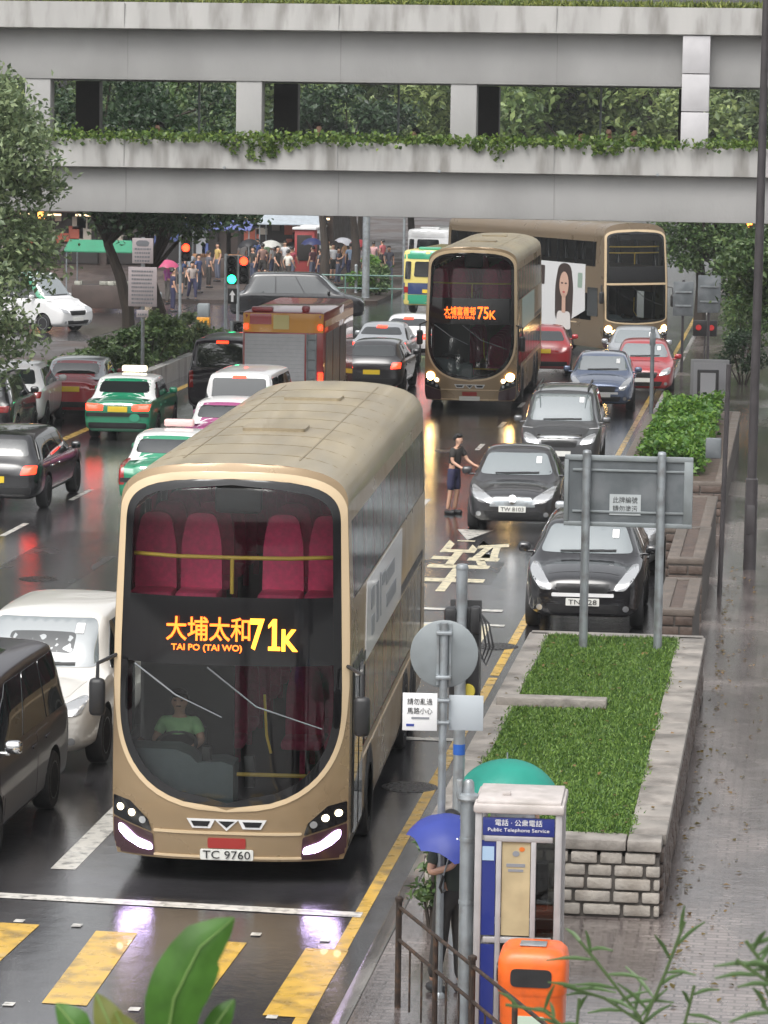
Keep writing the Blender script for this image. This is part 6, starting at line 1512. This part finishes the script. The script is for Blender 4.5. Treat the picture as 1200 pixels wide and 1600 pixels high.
# left side: twin notice boards, signals, bollards
p = at(222, 592, .5); rt = empty('notice_board', (p.x, p.y, .5), R(-4), 'grey post carrying two white printed notice boards, one above the other', 'notice board')
M_pinkish = mat('pinkish_grey_sheet', (.50, .44, .45), .45, var=.05)  # even pinkish grey sheet
b = MB(); b.tube([(0, .04, 0), (0, .04, 3.95)], .05, 10); b.build('post', M_galv, rt)
for nm, z0, z1, w in (('upper_board', 3.22, 3.92, .60), ('lower_board', 2.02, 3.12, .82), ('small_plate', 1.72, 1.92, .34)):
    b = MB(); b.box((0, 0, (z0 + z1) / 2), (w, .03, z1 - z0), .008); o = b.build(nm, M_pinkish, rt)
    b = MB(); rr2 = random.Random(int(z0 * 100)); z = z1 - .12
    if nm == 'upper_board': b.prism(rpoly([(-.16, 3.70), (.16, 3.70), (.20, 3.80), (.12, 3.86), (-.12, 3.86), (-.20, 3.80)], .03), -.022, -.016, 'Y'); z = 3.62
    while z > z0 + .06:
        x = -w * .38
        while x < w * .34:
            l = rr2.uniform(.03, .07); b.box((x + l / 2, -.0185, z), (l, .004, .05)); x += l + .018
        z -= .11
    b.build('print', M_adg, o, None)
M_gl = mat('lit_green_lamp', (.1, .6, .3), .3, emit=(.01, 1.0, .34), estr=9); M_rl = mat('lit_red_lamp', (.6, .05, .03), .3, emit=(1.0, .028, .008), estr=6)
def signal(px, py, zz, label, lamp, hz, extra=None, h=3.4):
    p = at(px, py, .14); rt = empty('traffic_signal', (p.x, p.y, .0), 0, label, 'traffic signal')
    b = MB(); b.tube([(0, 0, 0), (0, 0, h)], .055, 10); b.build('pole', M_galv, rt)
    b = MB(); b.box((.22, -.02, hz), (.32, .22, .95), .03); b.build('signal_head', M_black, rt)
    for k in range(3):
        z = hz + .3 - .3 * k; m = lamp if extra == k else M_gblack
        b = MB(); b.lathe([(0, -.165), (.11, -.155), (.14, -.13)], c=(.22, 0, z), n=16, axis='Y'); b.build('lamp', m, rt)
        b = MB(); b.lathe([(.145, -.13), (.148, -.22)], c=(.22, 0, z), n=16, axis='Y', caps=False); b.build('visor', M_black, rt)
    return rt
rs = signal(352, 548, 0, 'traffic signal showing a green arrow left of the crossing black people carrier', M_gl, 2.79, 2, h=3.3)
b = MB(); b.box((.24, -.12, 1.94), (.30, .02, .50), .01); o = b.build('arrow_plate', M_black, rs)
b = MB(); b.prism([(.20, 1.75), (.28, 1.75), (.28, 1.97), (.34, 1.97), (.24, 2.13), (.14, 1.97), (.20, 1.97)], -.137, -.131, 'Y'); b.build('arrow', M_white, o, None)
signal(371, 535, 0, 'traffic signal showing red just right of the green one', M_rl, 2.6, 0, h=3.1)
signal(281, 520, 0, 'pedestrian signal showing a small red lamp by the pink umbrella', M_rl, 3.14, 1, h=3.6)
signal(362, 610, 0, 'low dark signal with a small green lamp above the black van', M_gl, 1.62, 1, h=2.1)
for k, (px, py, lab) in enumerate(((318, 518, 'grey and yellow box shaped bollard at the junction corner'), (255, 545, 'grey and yellow bollard below the pink umbrella'))):
    p = at(px, py, .14); rt = empty('bollard', (p.x, p.y, .14 if k == 0 else .0), 0, lab, 'bollard')
    b = MB(); b.box((0, 0, .75), (.42, .3, .5), .05); b.build('top_box', M_signback, rt); b = MB(); b.box((0, 0, .27), (.46, .34, .5), .04); b.build('base', M_hiv, rt)
for k, (px, py, h, r_, lab) in enumerate(((571, 470, 4.2, .16, 'thick grey column between the green bushes at the far corner'), (630, 465, 4.4, .06, 'slim grey pole behind the green roofed minibus'), (556, 462, 1.3, .07, 'short grey bollard right of the crossing people carrier'), (250, 510, 1.2, .07, 'slim grey bollard left of the pink umbrella'))):
    p = at(px, py, .0); rt = empty('column' if k == 0 else 'post', (p.x, p.y, .0), 0, lab, 'post')
    b = MB(); b.tube([(0, 0, 0), (0, 0, h)], r_, 12); b.build('shaft', M_galv, rt); b = MB(); b.lathe([(r_ * 1.5, 0), (r_ * 1.4, .12), (r_, .16)], n=12); b.lathe([(r_ * 1.1, h), (r_ * .6, h + .06), (0, h + .07)], n=12); b.build('collar', M_signback, rt)
# guard rails at the far corner
p = at(500, 455, .14); rt = empty('guard_railing', (p.x - 1.5, p.y - 3, .0), R(3), 'grey green guard railing along the far kerb below the crowd', 'railing')
b = MB()
for i in range(2): b.tube([(0, 0, .45 + .55 * i), (6, 0, .45 + .55 * i)], .035, 6)
b.build('rail', mat('grey_green_paint', (.10, .20, .17), .5), rt)
for i in range(7): b = MB(); b.tube([(i, 0, 0), (i, 0, 1.0)], .03, 6); b.build('post', MATS['grey_green_paint'], rt)

# ------------------------------------------------------------------ shops and kiosks beyond the junction
M_tubelit = mat('lit_shop_tube', (.8, .7, .5), .4, emit=(1, .72, .42), estr=1.6); M_shopdark = mat('dark_shop_interior', (.022, .018, .017), .7, var=.4, vscale=2); M_tile = mat('brown_wall_tile', (.06, .042, .036), .55, var=.25, vscale=3); M_awn = mat('blue_grey_awning', (.20, .26, .30), .6, var=.1)
SX = [-50, -41.5, -34.5, -28.5, -23.2]
shops = [('shop with a blue awning at the far left of the row', M_awn, (.04, .10, .28)), ('brown tiled shop with a lit orange upright sign', M_tile, (.30, .06, .04)), ('dark shop with white and blue sign boards behind the crowd', M_awn, (.05, .05, .16)), ('grey shop with a red sign board near the slim black trunks', M_tile, (.32, .03, .03))]
for k in range(4):
    x0, x1 = SX[k], SX[k + 1]; Y0 = 166 + k * .4; w = x1 - x0 - .15
    rt = empty('shop', (x0, Y0, .14), 0, shops[k][0], 'shop')
    b = MB(); b.box((w / 2, 4.5, 2.6), (w, 8, 5.2)); b.build('wall', M_tile, rt, None)
    b = MB(); b.box((w / 2, .36, 1.35), (w - .8, .3, 2.6)); so = b.build('shopfront', M_shopdark, rt, None)
    rg2 = random.Random(k + 3)
    for i in range(22):
        xx = .6 + rg2.random() * (w - 1.6); zz = .5 + rg2.random() * 1.9
        b = MB(); b.box((xx, .17, zz), (rg2.uniform(.3, .8), .06, rg2.uniform(.25, .7)), .01)
        c = rg2.choice([(.45, .40, .34), (.10, .14, .35), (.42, .10, .06), (.35, .36, .38), (.5, .35, .12), (.12, .10, .09)])
        b.build('display', mat('goods_%d_%d' % (k, i % 5), c, .6), so, None)
    for i in range(4):
        b = MB(); b.box((.9 + i * w / 4.2, .16, 2.45), (.9, .05, .10), .01); b.build('lit_tube', M_tubelit, so, None)
    b = MB(); b.box((w / 2, .2, 3.15), (w - .3, .3, .75), .02); b.build('fascia', mat('fascia_%d' % k, shops[k][2], .5), rt)
    b = MB(); b.prism([(-.9, 2.62), (.45, 2.8), (.45, 2.86), (-.9, 2.68)], .2, w - .2, 'X'); b.build('awning', shops[k][1], rt, None)
    for i in range(3):
        b = MB(); b.box((1 + i * w / 3.2, .02, 3.15), (rg2.uniform(.7, 1.5), .06, .5), .01); b.build('sign_board', mat('shop_board_%d' % ((k + i) % 4), [(.5, .5, .5), (.45, .30, .06), (.08, .10, .32), (.42, .05, .05)][(k + i) % 4], .5), rt)
    if k in (1, 2):
        b = MB(); b.box((w * .55 if k == 1 else w * .35, -.6, 3.0), (.34 if k == 1 else .2, .16, 1.5 if k == 1 else .9), .03); b.build('lit_sign', mat('lit_orange_sign_%d' % k, (.7, .4, .1), .4, emit=(1, .42, .08) if k == 1 else (1, .8, .5), estr=2.2), rt)
for k, (px, py, c, lab) in enumerate(((475, 432, (.34, .05, .05), 'white framed kiosk with a red side at the far corner'), (487, 428, (.30, .33, .33), 'pale grey kiosk right of the red sided one'))):
    p = at(px, py, .14); rt = empty('kiosk', (p.x, p.y, .14), 0, lab, 'kiosk')
    b = MB(); b.box((0, .5, 1.1), (.95, .95, 2.2), .03); b.build('cabinet', mat('kiosk_paint_%d' % k, c, .5), rt)
    b = MB(); b.box((0, -.0, 1.35), (.7, .05, 1.2), .01); b.build('window', M_shopdark, rt); b = MB(); b.box((0, .5, 2.26), (1.15, 1.15, .12), .03); b.build('roof', M_white, rt)
# market stalls with cloth roofs
for k, (px, py, c, lab) in enumerate(((445, 424, (.34, .38, .42), 'market stall with a grey blue cloth roof in the distant crowd'), (330, 436, (.10, .12, .30), 'market stall with a navy cloth roof by the traffic signals'), (150, 486, (.03, .20, .11), 'stall with a green cloth roof behind the bent tree trunk'))):
    p = at(px, py, .14); rt = empty('market_stall', (p.x - 1.5, p.y + 1.5, .14), 0, lab, 'stall')
    b = MB(); b.prism([(-.1, 2.25), (1.0, 2.65), (2.1, 2.3), (2.1, 2.26), (1.0, 2.6), (-.1, 2.2)], -.1, 3.1, 'X'); b.build('cloth_roof', mat('stall_cloth_%d' % k, c, .7, var=.15), rt, None)
    for x in (0, 3.0):
        for y in (0, 2.0): b = MB(); b.tube([(x, y, 0), (x, y, 2.3)], .03, 6); b.build('pole', M_galv, rt)
    b = MB(); b.box((1.5, .7, .45), (2.7, 1.0, .9), .03); b.build('counter', M_tile, rt)
    b = MB(); rg2 = random.Random(k)
    for i in range(12): b.box((.3 + rg2.random() * 2.4, .3 + rg2.random() * .7, .98), (.25, .2, .16), .02)
    b.build('goods', mat('stall_goods_%d' % k, [(.5, .45, .4), (.4, .2, .1), (.35, .35, .3)][k], .7, var=.5, vscale=2), rt)

# ------------------------------------------------------------------ the planter on the viewer's own footbridge, with plants
M_midrib = mat('pale_leaf_midrib', (.16, .26, .07), .5); M_bigleaf = leaf_mat('broad_glossy_leaf', (.05, .145, .018), .12, .3, 22); M_youngleaf = leaf_mat('young_yellowish_leaf', (.15, .17, .035), .1)
rt = empty('bridge_planter', (0, 5.4, 0), 0, 'concrete planter along the near footbridge holding the foreground plants', 'planter')
b = MB(); b.box((0, .0, 5.3), (16, 3.6, 1.0), .03); b.build('trough', M_conc, rt); b = MB(); b.box((0, 0, 5.81), (15.6, 3.2, .05)); b.build('soil', M_soil, rt)
for x in (-7.2, 7.2): b = MB(); b.box((x, 0, 2.45), (.8, 1.4, 4.7), .03); b.build('pier', M_conc, rt)
def leaf_blade(pts, w, fold=.25, n=10):
    """leaf surface along a spine of points with a lens-shaped width and a folded midrib"""
    b = MB(); rows = []
    P = [Vector(p) for p in pts]; view = Vector((.12, -.98, .15))
    for i in range(n + 1):
        t = i / n; f = t * (len(P) - 1); k = min(int(f), len(P) - 2); u = f - k; c = P[k].lerp(P[k + 1], u)
        d = (P[k + 1] - P[k]).normalized(); s = d.cross(view).normalized(); nn = s.cross(d).normalized()
        hw = w * .5 * (math.sin(math.pi * min(1, t * .93 + .05)) ** .75) * (1 - .35 * t) if 0 < i < n else .0015
        rip = .02 * w * math.sin(i * 2.1)
        rows.append([c + s * (hw * j) - nn * (abs(j) * hw * fold) + nn * rip * abs(j) for j in (-1, -.5, 0, .5, 1)] if True else None)
    b.grid(rows); return b
pl_ = empty('broad_leaved_plant', at_y(270, 1600, 4.0) + Vector((0, 0, -.9)), 0, 'broad glossy green leaf plant in the bottom foreground', 'plant')
org = Matrix.Translation(-pl_.location); YL = 4.0
def PL(px, py, dy=0): return at_y(px, py, YL + dy)
base = PL(285, 1660); root_ = Vector((base.x, base.y, 5.83))
b = MB(); b.tube([root_, Vector((base.x + .01, base.y, 6.4)), base], [.010, .007, .005], 8); xf(b, org); b.build('stem', mat('green_stem', (.06, .10, .03), .6), pl_)
for (pts, w, m) in ((((252, 1680, 0), (272, 1560, -.01), (312, 1480, .0), (366, 1434, .02)), .09, M_bigleaf), (((310, 1660, .03), (335, 1605, .03), (352, 1580, .03), (366, 1562, .04)), .035, M_bigleaf),
        (((190, 1680, .02), (172, 1600, .02), (150, 1552, .03)), .05, M_youngleaf), (((140, 1680, .05), (115, 1600, .05), (88, 1568, .06)), .05, M_bigleaf), (((215, 1700, .0), (200, 1620, .0), (180, 1580, .0)), .045, M_youngleaf)):
    b = leaf_blade([PL(*p) for p in pts], w); b2 = MB(); b2.tube([root_ + Vector((0, 0, .9)), PL(*pts[0])], .003, 5); merge(b, b2); xf(b, org); lf = b.build('leaf', m, pl_, 60); b = MB(); b.tube([PL(*q) + Vector((0, -.0015, 0)) for q in pts], [.0016, .0013, .001, .0004][:len(pts)], 5); xf(b, org); b.build('midrib', M_midrib, lf, 60)
def spiky(px0, pts, YB, label, seed, nl=7, ll=.085):
    base = at_y(px0, 1640, YB); rootp = Vector((base.x, base.y, 5.83))
    r = empty('narrow_leaved_plant', rootp, 0, label, 'plant'); og = Matrix.Translation(-rootp)
    st = MB(); rg3 = random.Random(seed)
    for chain in pts:
        C = [at_y(x, y, YB + rg3.uniform(-.2, .2) * 0) for x, y in chain]
        st.tube([rootp + Vector((rg3.uniform(-.05, .05), 0, 0)), base] + C if chain[0][1] > 1560 else C, .0035, 5)
        for i in range(len(C) - 1):
            for k in range(nl):
                t = k / nl; o = C[i].lerp(C[i + 1], t); ang = rg3.uniform(-.2, 3.3); dd = Vector((math.cos(ang), rg3.uniform(-.4, .4), math.sin(ang) * .8)).normalized()
                L = ll * rg3.uniform(.6, 1.2); tip = o + dd * L + Vector((0, 0, -.012))
                lb = leaf_blade([o, o.lerp(tip, .5) + Vector((0, 0, .006)), tip], .0095, .3, 5); xf(lb, og); lb.build('leaf', L_bamboo, r, 60)
    xf(st, og); st.build('stem', mat('green_stem', (.06, .10, .03), .6), r)
spiky(1010, [[(1005, 1600), (945, 1560), (880, 1540)], [(1005, 1600), (1040, 1520), (1070, 1440)], [(1070, 1600), (1085, 1540)], [(1000, 1590), (930, 1500), (905, 1470)]], 6.6, 'narrow leaved wispy plant at the bottom right over the paving', 5, 4)
spiky(1225, [[(1230, 1580), (1195, 1510), (1165, 1470)], [(1210, 1540), (1150, 1500)], [(1230, 1600), (1190, 1570)]], 5.2, 'dark narrow leaved sprig reaching in from the bottom right corner', 9, 5, .075)
spiky(860, [[(900, 1620), (850, 1580), (790, 1570)], [(900, 1620), (905, 1560)]], 6.6, 'low wispy sprig in front of the orange litter bin', 12, 3, .07)

# ------------------------------------------------------------------ small things on the ground
M_iron = mat('wet_cast_iron', (.035, .033, .032), .3, .5, var=.3, vscale=15, bump=.4, bscale=40)
for k, (px, py, lab) in enumerate(((775, 1010, 'round iron manhole cover in the bus stop lane'), (700, 705, 'round iron manhole cover on the road near the boy'), (60, 905, 'round iron manhole cover on the left carriageway'), (640, 1230, 'round iron manhole cover beside the big bus'))):
    p = at(px, py); b = MB(); b.lathe([(0, .011), (.30, .011), (.32, .009), (.34, .004)], c=(0, 0, 0), n=28)
    for i in range(-3, 4): b.box((i * .08, 0, .012), (.03, 2 * math.sqrt(.28 ** 2 - (i * .08) ** 2), .004))
    o = b.build('manhole_cover', M_iron, None, 40); o.location = p; tag(o, lab, 'manhole cover')
M_patch = wet_mat('newer_asphalt_patch', (.030, .030, .032), (.048, .047, .049), scale=.8, rdry=.3, rwet=.07)
strip('asphalt_patch', [rect(-7.3, 57.5, -5.2, 60.5), rect(-13.9, 44, -12.2, 63), rect(-6.6, 70.6, -4.6, 71.8), rect(-10.4, 66, -8.8, 79)], M_patch, .002)
rg = np.random.default_rng(21); n = 420
fx = rg.uniform(-1.2, .6, n); fy = 26 + 34 * rg.random(n) ** 1.3
fp = np.stack([np.where(rg.random(n) < .5, -1.15 + np.abs(rg.normal(size=n)) * .12, fx), fy, np.full(n, .142)], 1)
tag(link('fallen_leaves', leaf_mesh('fallen_leaves', fp, .07, leaf_mat('fallen_leaf', (.16, .11, .03), .6), 22, up=3, aspect=.6)), 'brown fallen leaves scattered on the wet pavement along the planter', 'leaves', kind='stuff')
fp = np.stack([rg.uniform(PX0 + .1, PX1 - .1, 160), rg.uniform(PY0 + .1, PY1, 160), np.full(160, .945)], 1)
tag(link('fallen_leaves', leaf_mesh('fallen_leaves', fp, .06, MATS['fallen_leaf'], 23, up=3, aspect=.6)), 'brown fallen leaves lying on the lawn planter', 'leaves', kind='stuff')
# ------------------------------------------------------------------ damp air
hb_ = MB(); hb_.box((-40, 140, 19.5), (260, 300, 41.2)); hz_ = hb_.build('haze', mat('haze_air', (1, 1, 1)), None, None); tag(hz_, kind='stuff')
hm_ = MATS['haze_air']; N = hm_.node_tree.nodes; N.remove(N['Principled BSDF']); v_ = N.new('ShaderNodeVolumePrincipled')
v_.inputs['Color'].default_value = (.93, .95, .97, 1); v_.inputs['Density'].default_value = .00032; v_.inputs['Anisotropy'].default_value = .2
hm_.node_tree.links.new(v_.outputs[0], N['Material Output'].inputs['Volume'])
